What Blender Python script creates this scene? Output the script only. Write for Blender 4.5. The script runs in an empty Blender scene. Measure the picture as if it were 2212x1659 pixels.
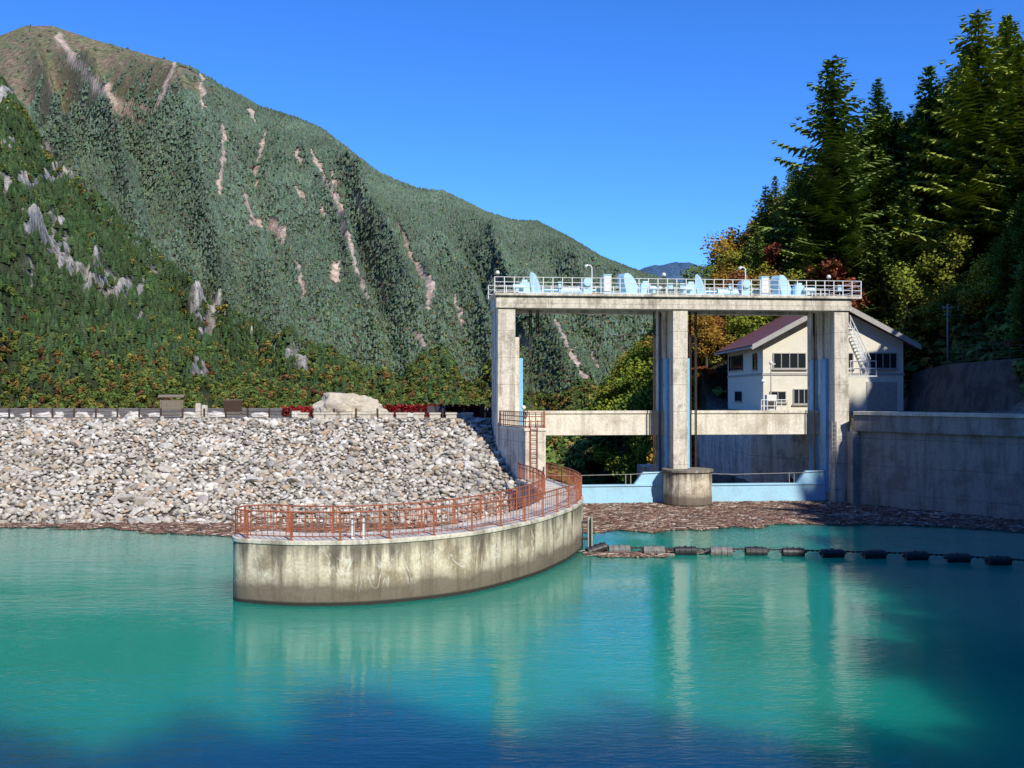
import bpy, math, random, bmesh
import numpy as np
from mathutils import Vector, Matrix
from mathutils import noise as mn
random.seed(7); rng=np.random.default_rng(7)
S=bpy.context.scene; COL=S.collection
U=random.uniform
def rad(a): return math.radians(a)

# ------------------------------------------------------------ materials
def newmat(name):
    m=bpy.data.materials.new(name); m.use_nodes=True
    nt=m.node_tree; b=nt.nodes['Principled BSDF']; return m,nt,b
def nd(nt,t,ins=None,**kw):
    n=nt.nodes.new(t)
    for k,v in kw.items(): setattr(n,k,v)
    if ins:
        for k,v in ins.items():
            if isinstance(v,bpy.types.NodeSocket): nt.links.new(v,n.inputs[k])
            else: n.inputs[k].default_value=v
    return n
def c4(c): return (c[0],c[1],c[2],1)
def mixc(nt,fac,a,b,mode='MIX'):
    n=nt.nodes.new('ShaderNodeMix'); n.data_type='RGBA'; n.blend_type=mode
    for idx,v in ((0,fac),(6,a),(7,b)):
        if isinstance(v,bpy.types.NodeSocket): nt.links.new(v,n.inputs[idx])
        else: n.inputs[idx].default_value=(v if idx==0 else c4(v))
    return n.outputs[2]
def mth(nt,op,a,b=0.0,clamp=False):
    n=nt.nodes.new('ShaderNodeMath'); n.operation=op; n.use_clamp=clamp
    for i,v in enumerate((a,b)):
        if isinstance(v,bpy.types.NodeSocket): nt.links.new(v,n.inputs[i])
        else: n.inputs[i].default_value=v
    return n.outputs[0]
def ramp(nt,fac,stops):
    n=nt.nodes.new('ShaderNodeValToRGB'); nt.links.new(fac,n.inputs[0])
    e=n.color_ramp.elements
    while len(e)<len(stops): e.new(0.5)
    for i,(p,c) in enumerate(stops):
        e[i].position=p; e[i].color=c4(c) if hasattr(c,'__len__') else (c,c,c,1)
    return n.outputs[0]
def wpos(nt,scale=(1,1,1)):
    g=nt.nodes.new('ShaderNodeNewGeometry')
    m=nd(nt,'ShaderNodeMapping',{'Vector':g.outputs['Position'],'Scale':scale}); return m.outputs[0]
def opos(nt,scale=(1,1,1)):
    g=nt.nodes.new('ShaderNodeTexCoord')
    m=nd(nt,'ShaderNodeMapping',{'Vector':g.outputs['Object'],'Scale':scale}); return m.outputs[0]
def noise(nt,vec,scale,detail=5,rough=0.55,dist=0):
    return nd(nt,'ShaderNodeTexNoise',{'Vector':vec,'Scale':scale,'Detail':detail,'Roughness':rough,'Distortion':dist}).outputs[0]
def bump(nt,b,h,strength,dist):
    n=nd(nt,'ShaderNodeBump',{'Height':h,'Strength':strength,'Distance':dist}); nt.links.new(n.outputs[0],b.inputs['Normal'])

def concrete(name,light,dark,stain=0.5,water=True,cracks=True,joints=True):
    m,nt,b=newmat(name)
    p=wpos(nt); ps=wpos(nt,(1.6,1.6,0.16))
    big=noise(nt,p,0.7,6,0.62); st=noise(nt,ps,1.5,5,0.6); fine=noise(nt,p,9,4,0.7)
    f=ramp(nt,st,[(0.46,0.0),(0.66,1.0)])
    f=mth(nt,'MULTIPLY',f,stain)
    c=mixc(nt,f,light,dark)
    f2=ramp(nt,big,[(0.50,0.0),(0.62,1.0)])
    c=mixc(nt,mth(nt,'MULTIPLY',f2,stain*0.8),c,(dark[0]*0.95,dark[1]*0.9,dark[2]*0.8))
    f3=ramp(nt,fine,[(0.35,0.75),(0.65,1.06)])
    c=mixc(nt,1.0,c,f3,'MULTIPLY')
    if cracks:
        v=noise(nt,wpos(nt,(1,1,0.35)),1.5,3,0.55,0.8)
        k=ramp(nt,mth(nt,'ABSOLUTE',mth(nt,'SUBTRACT',v,0.5)),[(0.0,1.0),(0.018,0.0)])
        msk=ramp(nt,big,[(0.44,0.0),(0.50,1.0)])
        c=mixc(nt,mth(nt,'MULTIPLY',mth(nt,'MULTIPLY',k,msk),0.8),c,(0.82,0.80,0.74))
    g=nt.nodes.new('ShaderNodeNewGeometry'); sx=nd(nt,'ShaderNodeSeparateXYZ',{0:g.outputs['Position']})
    if joints:
        fr=mth(nt,'FRACT',mth(nt,'MULTIPLY',sx.outputs[2],1/1.8))
        l=mth(nt,'LESS_THAN',mth(nt,'ABSOLUTE',mth(nt,'SUBTRACT',fr,0.5)),0.009)
        c=mixc(nt,mth(nt,'MULTIPLY',l,0.45),c,(0.06,0.055,0.045))
    if water:
        zz=mth(nt,'ADD',sx.outputs[2],mth(nt,'MULTIPLY',mth(nt,'SUBTRACT',big,0.5),1.0))
        w=ramp(nt,mth(nt,'MULTIPLY',zz,0.5),[(0.0,1.0),(0.30,0.92),(0.42,0.35),(0.56,0.0)])
        c=mixc(nt,mth(nt,'MULTIPLY',w,0.92),c,(0.13,0.10,0.075))
        zt=mth(nt,'ADD',sx.outputs[2],mth(nt,'MULTIPLY',mth(nt,'SUBTRACT',st,0.5),2.6))
        tt=ramp(nt,mth(nt,'MULTIPLY',zt,0.4),[(0.62,0.0),(0.86,1.0)])
        c=mixc(nt,mth(nt,'MULTIPLY',tt,0.8),c,(0.11,0.10,0.08))
        l=ramp(nt,mth(nt,'MULTIPLY',sx.outputs[2],0.5),[(0.05,1.0),(0.08,0.0)])
        c=mixc(nt,l,c,(0.03,0.03,0.025))
    nt.links.new(c,b.inputs['Base Color']); b.inputs['Roughness'].default_value=0.9
    bump(nt,b,mth(nt,'ADD',fine,mth(nt,'MULTIPLY',big,2)),0.5,0.03)
    return m
M={}
M['conc']=concrete('weathered_concrete',(0.78,0.72,0.61),(0.20,0.17,0.13),0.58,False)
M['wallc']=concrete('stained_wall_concrete',(0.77,0.68,0.52),(0.23,0.18,0.12),0.85,True,True,False)
M['concg']=concrete('grey_concrete',(0.42,0.40,0.355),(0.19,0.175,0.15),0.6,False,False)
M['concd']=concrete('shade_toned_shotcrete',(0.12,0.115,0.10),(0.05,0.045,0.04),0.8,False,False,False)  # colour darkened to stand in for forest shade on the slope wall
M['deck']=concrete('deck_concrete',(0.88,0.82,0.69),(0.42,0.36,0.27),0.5,False,False,False)

def paint(name,col,rough=0.45,var=0.25,dirt=(0.15,0.1,0.07),amt=0.25,scale=3.0,metal=0.0):
    m,nt,b=newmat(name); p=wpos(nt)
    n=noise(nt,p,scale,4,0.65)
    c=mixc(nt,mth(nt,'MULTIPLY',ramp(nt,n,[(0.45,0.0),(0.7,1.0)]),amt),col,dirt)
    n2=ramp(nt,noise(nt,p,scale*7,2),[(0.3,1-var),(0.7,1.0)])
    c=mixc(nt,1.0,c,n2,'MULTIPLY')
    nt.links.new(c,b.inputs['Base Color']); b.inputs['Roughness'].default_value=rough; b.inputs['Metallic'].default_value=metal
    return m
M['blue']=paint('light_blue_paint',(0.50,0.78,0.92),0.4,0.12,(0.2,0.3,0.35),0.2)
M['gateblue']=paint('pale_blue_gate_paint',(0.42,0.74,0.95),0.45,0.12,(0.25,0.33,0.36),0.25,1.2)
M['strip']=paint('guide_blue_paint',(0.26,0.62,0.98),0.45,0.15)
M['white']=paint('white_paint',(0.80,0.82,0.82),0.5,0.1,(0.4,0.35,0.3),0.15)
M['rust']=paint('rust_red_paint',(0.42,0.13,0.065),0.65,0.3,(0.20,0.07,0.035),0.6,5)
M['cream']=paint('cream_render',(0.80,0.76,0.63),0.85,0.1,(0.45,0.40,0.30),0.2,0.8)
M['trim']=paint('grey_trim',(0.42,0.41,0.38),0.7,0.1)
M['black']=paint('black_rubber',(0.025,0.025,0.028),0.5,0.3,(0.1,0.1,0.1),0.3,6)
M['greyd']=paint('worn_grey_plastic',(0.26,0.25,0.235),0.6,0.3,(0.05,0.05,0.05),0.8,6)
M['steel']=paint('dark_steel',(0.05,0.045,0.045),0.5,0.3)
M['brown']=paint('dark_brown_timber',(0.07,0.035,0.022),0.7,0.3,(0.03,0.02,0.015),0.5,4)
M['wood']=paint('weathered_grey_timber',(0.26,0.22,0.17),0.8,0.3,(0.1,0.08,0.06),0.5,6)
M['pale']=paint('pale_granite',(0.70,0.65,0.56),0.8,0.25,(0.25,0.22,0.18),0.5,5)
M['shutter']=paint('grey_shutter',(0.50,0.49,0.45),0.5,0.1)
def roofmat():
    m,nt,b=newmat('maroon_metal_roof'); g=nt.nodes.new('ShaderNodeNewGeometry'); s=nd(nt,'ShaderNodeSeparateXYZ',{0:g.outputs['Position']})
    fr=mth(nt,'FRACT',mth(nt,'MULTIPLY',s.outputs[2],2.6)); l=ramp(nt,fr,[(0.0,0.55),(0.12,1.0),(0.9,1.0),(1.0,0.7)])
    n=ramp(nt,noise(nt,wpos(nt),1.5,5),[(0.3,0.8),(0.7,1.1)])
    c=mixc(nt,1.0,mixc(nt,1.0,(0.19,0.07,0.065),l,'MULTIPLY'),n,'MULTIPLY')
    nt.links.new(c,b.inputs['Base Color']); b.inputs['Roughness'].default_value=0.6; return m
M['roof']=roofmat()
m,nt,b=newmat('window_glass'); b.inputs['Base Color'].default_value=(0.02,0.025,0.03,1); b.inputs['Roughness'].default_value=0.08; M['glass']=m
m,nt,b=newmat('lamp_globe'); b.inputs['Base Color'].default_value=(0.8,0.78,0.7,1); b.inputs['Roughness'].default_value=0.3; M['globe']=m

def todiffuse(nt,c):
    d=nd(nt,'ShaderNodeBsdfDiffuse',{'Color':c}); nt.links.new(d.outputs[0],nt.nodes['Material Output'].inputs['Surface'])
    nt.nodes.remove(nt.nodes['Principled BSDF']); return d
def attrmat(name,nscale=0.8,lo=0.6,hi=1.2,bmp=0.0,det=2,bd=0.1):
    m,nt,b=newmat(name)
    a=nd(nt,'ShaderNodeAttribute',attribute_name='Col')
    n=ramp(nt,noise(nt,wpos(nt),nscale,det,0.65),[(0.3,lo),(0.7,hi)])
    c=mixc(nt,1.0,a.outputs['Color'],n,'MULTIPLY')
    d=todiffuse(nt,c)
    if bmp>0: bump(nt,d,noise(nt,wpos(nt),nscale*2,5,0.7),bmp,bd)
    return m
M['leafA']=attrmat('forest_foliage',0.35,0.7,1.25)
M['stoneA']=attrmat('riprap_rock',6,0.7,1.12,0.35)
M['driftA']=attrmat('driftwood',3,0.6,1.2)
M['terrA']=attrmat('terrain_soil_and_rock',0.16,0.3,1.5,0.9,8,4.0)

def leafmat(name,stops,lo=0.5,hi=1.3):
    m,nt,b=newmat(name)
    oi=nt.nodes.new('ShaderNodeObjectInfo')
    c=ramp(nt,oi.outputs['Random'],stops)
    n=ramp(nt,noise(nt,opos(nt),0.7,4,0.65),[(0.32,lo),(0.68,hi)])
    c=mixc(nt,1.0,c,n,'MULTIPLY')
    todiffuse(nt,c); return m
M['needle']=leafmat('conifer_needles',[(0.0,(0.15,0.25,0.055)),(0.4,(0.25,0.32,0.06)),(0.7,(0.13,0.22,0.08)),(1.0,(0.30,0.36,0.07))])
M['leafG']=leafmat('green_leaves',[(0.0,(0.13,0.22,0.035)),(0.5,(0.22,0.27,0.04)),(1.0,(0.30,0.29,0.04))])
M['leafY']=leafmat('yellow_leaves',[(0.0,(0.40,0.31,0.045)),(0.5,(0.38,0.22,0.04)),(1.0,(0.32,0.31,0.05))],0.4,1.3)
M['leafR']=leafmat('red_leaves',[(0.0,(0.28,0.08,0.05)),(0.5,(0.34,0.16,0.05)),(1.0,(0.22,0.08,0.05))],0.4,1.3)
M['hedge']=leafmat('red_hedge_leaves',[(0.0,(0.26,0.025,0.03)),(1.0,(0.32,0.035,0.035))])
M['bark']=paint('bark',(0.12,0.09,0.065),0.95,0.5,(0.04,0.03,0.02),0.6,5)

def stonemat(name,stops):
    m,nt,b=newmat(name); oi=nt.nodes.new('ShaderNodeObjectInfo')
    c=ramp(nt,oi.outputs['Random'],stops)
    n=ramp(nt,noise(nt,opos(nt),2.2,5,0.7),[(0.3,0.65),(0.7,1.1)])
    c=mixc(nt,1.0,c,n,'MULTIPLY'); nt.links.new(c,b.inputs['Base Color']); b.inputs['Roughness'].default_value=0.9
    bump(nt,b,noise(nt,opos(nt),5,5,0.7),0.6,0.05); return m
STC=[(0.50,0.47,0.42),(0.58,0.53,0.45),(0.66,0.63,0.57),(0.42,0.395,0.35),(0.52,0.40,0.29),(0.57,0.54,0.49),(0.34,0.315,0.285),(0.76,0.73,0.68)]
M['stone']=stonemat('boulder_rock',[(i/7,c) for i,c in enumerate(STC)])
M['bigrock']=stonemat('pale_boulder',[(0,(0.56,0.50,0.40)),(1,(0.58,0.52,0.42))])
M['whitestone']=stonemat('white_stone',[(0,(0.62,0.60,0.55)),(1,(0.72,0.70,0.66))])

# water: milky glacial body (light scatters below the surface) under a rippled reflecting surface
m,nt,b=newmat('turquoise_water')
n=noise(nt,wpos(nt),0.06,3)
c=ramp(nt,n,[(0.3,(0.004,0.26,0.19)),(0.7,(0.008,0.32,0.225))])
nt.links.new(c,b.inputs['Base Color']); b.inputs['Roughness'].default_value=0.045; b.inputs['IOR'].default_value=1.35
b.subsurface_method='BURLEY'; b.inputs['Subsurface Weight'].default_value=1.0; b.inputs['Subsurface Radius'].default_value=(4.0,7.0,7.0); b.inputs['Subsurface Scale'].default_value=1.0
w1=noise(nt,wpos(nt,(0.7,1.6,1)),1.1,3,0.5); w2=noise(nt,wpos(nt,(0.6,2.0,1)),4.5,3,0.5)
mk=ramp(nt,noise(nt,wpos(nt,(0.5,1,1)),0.11,2),[(0.40,0.35),(0.60,1.0)])
hh=mth(nt,'MULTIPLY',mth(nt,'ADD',w1,mth(nt,'MULTIPLY',w2,0.45)),mk)
bump(nt,b,hh,0.48,0.06); M['water']=m

# ------------------------------------------------------------ mesh builder
class MB:
    def __init__(s): s.v=[]; s.f=[]
    def add(s,V,F):
        o=len(s.v); s.v+= [tuple(p) for p in V]; s.f+=[tuple(i+o for i in f) for f in F]; return s
    def box(s,x0,x1,y0,y1,z0,z1):
        return s.add([(x0,y0,z0),(x1,y0,z0),(x1,y1,z0),(x0,y1,z0),(x0,y0,z1),(x1,y0,z1),(x1,y1,z1),(x0,y1,z1)],
          [(0,3,2,1),(4,5,6,7),(0,1,5,4),(1,2,6,5),(2,3,7,6),(3,0,4,7)])
    def cyl(s,p0,p1,r,n=8,r2=None,cap=True):
        p0=Vector(p0);p1=Vector(p1); r2=r if r2 is None else r2
        d=(p1-p0); q=d.to_track_quat('Z','Y') if d.length>1e-6 else Vector((0,0,1)).to_track_quat('Z','Y')
        V=[];F=[]
        for i in range(n):
            a=2*math.pi*i/n; o=q@Vector((math.cos(a),math.sin(a),0)); V.append(p0+o*r)
        for i in range(n):
            a=2*math.pi*i/n; o=q@Vector((math.cos(a),math.sin(a),0)); V.append(p1+o*r2)
        for i in range(n): F.append((i,(i+1)%n,n+(i+1)%n,n+i))
        if cap: F.append(tuple(range(n-1,-1,-1))); F.append(tuple(range(n,2*n)))
        return s.add(V,F)
    def tube(s,pts,r,n=6):
        for a,b in zip(pts[:-1],pts[1:]): s.cyl(a,b,r,n)
        return s
    def prism(s,poly,z0,z1):
        n=len(poly)
        V=[(p[0],p[1],z0) for p in poly]+[(p[0],p[1],z1) for p in poly]
        F=[(i,(i+1)%n,n+(i+1)%n,n+i) for i in range(n)]+[tuple(range(n-1,-1,-1)),tuple(range(n,2*n))]
        return s.add(V,F)
    def xprism(s,poly,x0,x1):
        n=len(poly)
        V=[(x0,p[0],p[1]) for p in poly]+[(x1,p[0],p[1]) for p in poly]
        F=[(i,(i+1)%n,n+(i+1)%n,n+i) for i in range(n)]+[tuple(range(n-1,-1,-1)),tuple(range(n,2*n))]
        return s.add(V,F)
    def yprism(s,poly,y0,y1):
        n=len(poly)
        V=[(p[0],y0,p[1]) for p in poly]+[(p[0],y1,p[1]) for p in poly]
        F=[(i,n+i,n+(i+1)%n,(i+1)%n) for i in range(n)]+[tuple(range(n)),tuple(range(2*n-1,n-1,-1))]
        return s.add(V,F)
    def sphere(s,c,r,n=10,m=6):
        V=[];F=[]
        for j in range(m+1):
            t=math.pi*j/m
            for i in range(n):
                a=2*math.pi*i/n; V.append((c[0]+r*math.sin(t)*math.cos(a),c[1]+r*math.sin(t)*math.sin(a),c[2]+r*math.cos(t)))
        for j in range(m):
            for i in range(n): F.append((j*n+i,(j+1)*n+i,(j+1)*n+(i+1)%n,j*n+(i+1)%n))
        return s.add(V,F)
    def xf(s,Mx): s.v=[tuple(Mx@Vector(p)) for p in s.v]; return s
    def mesh(s,name):
        me=bpy.data.meshes.new(name); me.from_pydata(s.v,[],s.f); me.update()
        bm=bmesh.new(); bm.from_mesh(me); bmesh.ops.recalc_face_normals(bm,faces=bm.faces); bm.to_mesh(me); bm.free()
        return me
def fin(o,parent=None,L=None):
    COL.objects.link(o)
    if parent is not None:
        o.parent=parent
        if L is not None: o.matrix_parent_inverse=Matrix.Translation(-Vector(L))
    return o
def obj(name,mb,mat,parent=None,L=None,bevel=0,smooth=False):
    me=mb if isinstance(mb,bpy.types.Mesh) else mb.mesh(name)
    if mat is not None and len(me.materials)==0: me.materials.append(M[mat] if isinstance(mat,str) else mat)
    if smooth:
        for p in me.polygons: p.use_smooth=True
    o=bpy.data.objects.new(name,me); fin(o,parent,L)
    if bevel>0:
        b=o.modifiers.new('Bevel','BEVEL'); b.width=bevel; b.segments=2; b.limit_method='ANGLE'
    return o
def tag(o,label=None,cat=None,group=None,kind=None):
    if label: o['label']=label
    if cat: o['category']=cat
    if group: o['group']=group
    if kind: o['kind']=kind
    return o
def empty(name,L=(0,0,0),label=None,cat=None,group=None,rotz=0):
    e=bpy.data.objects.new(name,None); e.location=L; e.empty_display_size=0.3; e.rotation_euler[2]=rotz; COL.objects.link(e)
    tag(e,label,cat,group); return e
def copything(root,L,rz=0,sc=(1,1,1)):
    r=root.copy(); r.location=L; r.rotation_euler=(0,0,rz); r.scale=sc; COL.objects.link(r)
    for ch in root.children:
        c=ch.copy(); c.parent=r; COL.objects.link(c)
    return r

# ------------------------------------------------------------ numpy helpers
def hsh(ix,iy,s):
    n=(ix.astype(np.int64)*374761393+iy.astype(np.int64)*668265263+s*144269504)&0xffffffff
    n=((n^(n>>13))*1274126177)&0xffffffff
    return ((n^(n>>16))&0xffff)/65535.0
def vn(x,y,s=0):
    x=np.asarray(x,float); y=np.asarray(y,float)
    ix=np.floor(x);iy=np.floor(y);fx=x-ix;fy=y-iy; fx=fx*fx*(3-2*fx);fy=fy*fy*(3-2*fy)
    a=hsh(ix,iy,s);b=hsh(ix+1,iy,s);c=hsh(ix,iy+1,s);d=hsh(ix+1,iy+1,s)
    return (a*(1-fx)+b*fx)*(1-fy)+(c*(1-fx)+d*fx)*fy
def fbm(x,y,o=4,s=0):
    r=0;a=0.5;t=0
    for i in range(o): r=r+a*vn(x*2**i,y*2**i,s+i*17); t+=a; a*=0.5
    return r/t
def numesh(name,V,F,C,mat,smooth=False):
    me=bpy.data.meshes.new(name); k=F.shape[1]
    me.vertices.add(len(V)); me.vertices.foreach_set('co',V.astype(np.float32).ravel())
    me.loops.add(F.size); me.loops.foreach_set('vertex_index',F.astype(np.int32).ravel())
    me.polygons.add(len(F)); me.polygons.foreach_set('loop_start',np.arange(0,F.size,k,dtype=np.int32))
    if smooth: me.polygons.foreach_set('use_smooth',np.ones(len(F),bool))
    me.update(calc_edges=True)
    if C is not None:
        at=me.color_attributes.new('Col','FLOAT_COLOR','POINT')
        at.data.foreach_set('color',np.concatenate([C,np.ones((len(C),1))],1).astype(np.float32).ravel())
    me.materials.append(M[mat]); o=bpy.data.objects.new(name,me); COL.objects.link(o); return o
def rotz(a):
    R=np.zeros((len(a),3,3)); R[:,0,0]=np.cos(a);R[:,0,1]=-np.sin(a);R[:,1,0]=np.sin(a);R[:,1,1]=np.cos(a);R[:,2,2]=1; return R
def rotr(n,tilt=math.pi):
    a=rotz(rng.uniform(0,2*math.pi,n)); t=rng.uniform(-tilt,tilt,n); R=np.zeros((n,3,3)); R[:,0,0]=1;R[:,1,1]=np.cos(t);R[:,1,2]=-np.sin(t);R[:,2,1]=np.sin(t);R[:,2,2]=np.cos(t)
    return a@R@rotz(rng.uniform(0,2*math.pi,n))
def inst(V,F,pos,scl,R,col,vs=None):
    N=len(pos); P=np.einsum('nij,nkj->nki',R,V[None]*scl[:,None,:])+pos[:,None]
    FF=F[None]+(np.arange(N)*len(V))[:,None,None]
    C=np.repeat(col[:,None,:],len(V),1)
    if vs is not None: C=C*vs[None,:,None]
    return P.reshape(-1,3),FF.reshape(-1,F.shape[1]),C.reshape(-1,3)
def merge(parts):
    V=[];F=[];C=[];o=0
    for v,f,c in parts: V.append(v);F.append(f+o);C.append(c);o+=len(v)
    return np.concatenate(V),np.concatenate(F),np.concatenate(C)

# ------------------------------------------------------------ terrain
FOC=2150.0
R1=np.array([(-500,300),(-200,150),(0,66),(50,46),(110,46),(200,76),(300,104),(400,132),(480,179),(560,224),(640,249),(700,276),(760,324),(820,370),(900,402),(960,409),(1050,454),(1110,472),(1160,474),(1230,509),(1300,552),(1380,582),(1450,604),(1600,640),(1900,760),(2300,830)],float)
R2=np.array([(-500,-100),(0,150),(60,240),(110,330),(200,440),(300,540),(400,630),(500,700),(600,755),(700,798),(850,845),(1000,872),(1100,885),(1300,895),(2300,900)],float)
def wallx(y): return np.interp(y,[10,12,30,48,58.2,68.2],[28,30,36,38,30.6,23.0])
def near(x,y):
    pl=5.72-np.clip(y-122,0,100)*0.45
    pl=pl-np.clip(x+1.5,0,50)*1.3
    pl=np.where(y<70.5,-6,pl)
    xt=np.interp(y,[-20,0,20,45,58,70,80],[22,24,32,43,37,37,37])
    g1=1.2*(x-xt)-np.clip(y-112,0,500)*1.5
    g2=np.minimum(np.minimum(1.1*(x-17),2.0*(y-100)),26-0.2*(y-130))
    g3=1.12*(-8-y)
    g=np.maximum(np.maximum(g1,g2),np.where(y<20,g3,-99))
    plat=np.where(y>=100,-99,0.0)
    e=np.where((y<100)&(y>=70.5),x-np.maximum(19.4,23.6-(y-71.5)*0.67),np.where(y>=9.9,x-wallx(y)-1.2,np.maximum((2.6-y)*9,np.minimum(x-29,9))))
    h=6+np.maximum(g,plat)
    h=h+np.where(g>1,(fbm(x/7,y/7,3,5)-0.5)*3.5,0)
    h=np.where(e<0,np.where(y<71,-6.0,np.minimum(h,6+e*6)),h)
    h=np.where(y>=100,6+np.maximum(g1,g2)+(fbm(x/9,y/9,3,5)-0.5)*3-np.where(x<18,np.clip(124-y,0,30)*0.9,0),h)
    h=h-np.clip(y-190,0,200)*0.5
    return np.maximum(np.maximum(pl,h),np.where(y>71,-9.0-np.clip(y-150,0,20)*0.25,-6))
def ridged(n): return 1-np.abs(2*n-1)
def H(x,y):
    x=np.asarray(x,float);y=np.asarray(y,float); ys=np.maximum(y,1)
    P=1106+FOC*x/ys
    r1=(850-np.interp(P,R1[:,0],R1[:,1]))/FOC*1700+3
    t=np.clip((y-520)/1180,0,1)
    rib=ridged(fbm(P/150+t*1.9,t*0.9+3,2,11))*0.72+ridged(fbm(P/70+t*3.0,t*1.5,2,3))*0.28
    env=np.sin(math.pi*t)**0.8*np.clip((1-t)/0.3,0,1)**0.5
    h1=-14+(r1+14)*t**1.12+(rib-0.68)*(r1+60)*0.44*env+(fbm(x/70,y/70,3,14)-0.55)*40*env
    h1=np.where(y>1700,r1-(y-1700)*0.5,h1)
    r2=(850-np.interp(P,R2[:,0],R2[:,1]))/FOC*850
    t2=np.clip((y-230)/620,0,1)
    rib2=ridged(fbm(P/170-t2*0.8,t2*1.2+9,3,31))
    h2=-14+(r2+14)*t2**1.08+(rib2-0.75)*(r2+30)*0.3*np.sin(math.pi*t2)**0.8+(fbm(x/30,y/30,4,8)-0.55)*18*np.sin(math.pi*t2)
    h2=np.where(y>850,r2-(y-850)*0.6,h2)
    m=np.maximum(h1,h2)
    nr=np.where(y<330,near(x,y),-60)
    return np.maximum(nr,m)
def bearing(x,y,h): return 1106+FOC*x/np.maximum(y,1), 850-FOC*(h-7.5)/np.maximum(y,1)
SCREE=[([(478,270),(482,330),(470,420)],4.8),([(575,285),(560,330),(553,400)],4),([(672,330),(720,420),(745,500),(765,560)],5),([(765,560),(790,640)],4),
 ([(865,485),(885,560),(930,610),(928,665)],5.5),([(905,570),(938,640)],4),([(225,180),(262,250)],7),([(595,480),(610,515)],10),([(725,572),(728,602)],9),
 ([(530,425),(545,480),(600,500)],5.5),([(1075,600),(1100,700),(1150,760)],4.5),([(640,560),(655,640)],4.5),([(120,80),(210,190),(300,260)],6.5),([(380,130),(330,240),(250,210)],4.5),([(540,240),(552,262)],5),([(640,330),(650,350)],5),([(430,160),(440,230)],4.5),([(720,370),(740,480)],4),([(1200,690),(1250,800),(1300,850)],4.5),([(690,440),(700,470)],4),([(640,400),(655,430)],4),([(900,720),(920,750)],6),([(1280,760),(1290,800)],5),([(770,420),(790,470)],4),([(820,600),(830,650)],4),([(985,640),(1000,700)],4)]
CLIFF=[([(10,390),(60,400),(130,375)],18),([(70,480),(130,520),(150,590)],24),([(205,605),(250,630),(300,605)],24),([(320,580),(330,610)],12),([(425,640),(450,670),(450,720)],23),([(480,650),(465,700)],14),([(625,760),(650,790)],18),([(100,320),(115,350)],9),([(300,680),(290,720)],10),([(425,800),(445,820)],14),([(540,740),(560,760)],8),([(60,560),(75,600)],9),([(10,200),(20,320)],9),([(120,440),(135,500)],9),([(200,540),(215,575)],8)]
def linemask(P,Q,lines,seed,wa=30,ws=12):
    wob=(fbm(P/ws,Q/ws,4,seed)-0.5)*wa; wob2=(fbm(P/ws+50,Q/ws,4,seed)-0.5)*wa
    A=P+wob;B=Q+wob2; out=np.zeros_like(P)
    for pts,w in lines:
        for (x0,y0),(x1,y1) in zip(pts[:-1],pts[1:]):
            dx=x1-x0;dy=y1-y0; t=np.clip(((A-x0)*dx+(B-y0)*dy)/(dx*dx+dy*dy),0,1)
            d=np.hypot(A-x0-t*dx,B-y0-t*dy); out=np.maximum(out,np.clip(1.6-d/w,0,1))
    return out
def masks(x,y,h):
    P,Q=bearing(x,y,h)
    r2=np.interp(P,R2[:,0],R2[:,1])
    sc=np.where((y>600)&(Q<r2+10),linemask(P,Q,SCREE,2,22,14),0); cl=np.where((y>200)&(Q>r2-40),linemask(P,Q,CLIFF,6,50,16),0)
    cl=cl*np.clip((fbm(P/10,Q/6,3,61)-0.28)*6,0,1)
    return P,Q,sc,cl
def alpine(P,Q,y,n): return np.clip((285-P*0.12-Q+(n-0.5)*240)/60,0,1)*(y>1100)
def grid(name,X,Y,drop=0.0):
    h=H(X,Y)-drop; P,Q,sc,cl=masks(X,Y,h)
    n=fbm(X/40,Y/40,4,21); n2=fbm(X/9,Y/9,3,22); n3=fbm(X/14+9,h/10,3,23)
    C=np.stack([0.05+0.03*n,0.065+0.03*n,0.035+0.01*n],-1)
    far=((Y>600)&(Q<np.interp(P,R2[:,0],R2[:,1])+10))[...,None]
    C=np.where(far,C*np.array([1.5,1.6,1.9]),C)  # aerial haze painted in: far ground made paler and bluer
    alp=alpine(P,Q,Y,n)
    C=C*(1-alp[...,None])+np.array([0.19,0.19,0.105])*alp[...,None]
    red=np.clip((n3-0.46)*7,0,1)*alp*0.75
    C=C*(1-red[...,None])+np.array([0.26,0.18,0.135])*red[...,None]
    rk=np.clip(np.maximum(sc,cl),0,1)[...,None]; tone=(0.35+1.3*n3)[...,None]
    rc=np.where(sc[...,None]>cl[...,None],np.array([0.60,0.46,0.36])*(0.6+0.4*tone),np.array([0.42,0.385,0.33])*tone)
    C=C*(1-rk)+rc*rk
    nearm=(Y<200)
    flat=nearm&(h>5.2)&(h<6.6)
    C=np.where(flat[...,None],np.array([0.32,0.29,0.24])*(0.7+0.5*n2)[...,None],C)
    hill=nearm&(h>=6.6)
    C=np.where(hill[...,None],np.array([0.07,0.065,0.04])*(0.5+n2)[...,None],C)
    gorge=nearm&(~flat)&(Y>71)&(X>-14)&(X<24)&(h<5.8)
    C=np.where(gorge[...,None],np.array([0.16,0.145,0.125])*(0.1+1.8*n2)[...,None],C)
    h=h+cl*(n3-0.5)*28+np.where(gorge,(n2-0.5)*3.5,0)
    r,c=X.shape; V=np.stack([X,Y,h],-1).reshape(-1,3)
    i=np.arange(r-1)[:,None]*c+np.arange(c-1)[None]; F=np.stack([i,i+1,i+c+1,i+c],-1).reshape(-1,4)
    o=numesh(name,V,F,C.reshape(-1,3),'terrA',smooth=True); tag(o,kind='structure'); return o
X,Y=np.meshgrid(np.arange(-230,180,1.6),np.arange(-90,342,1.6)); grid('ground',X,Y)
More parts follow.
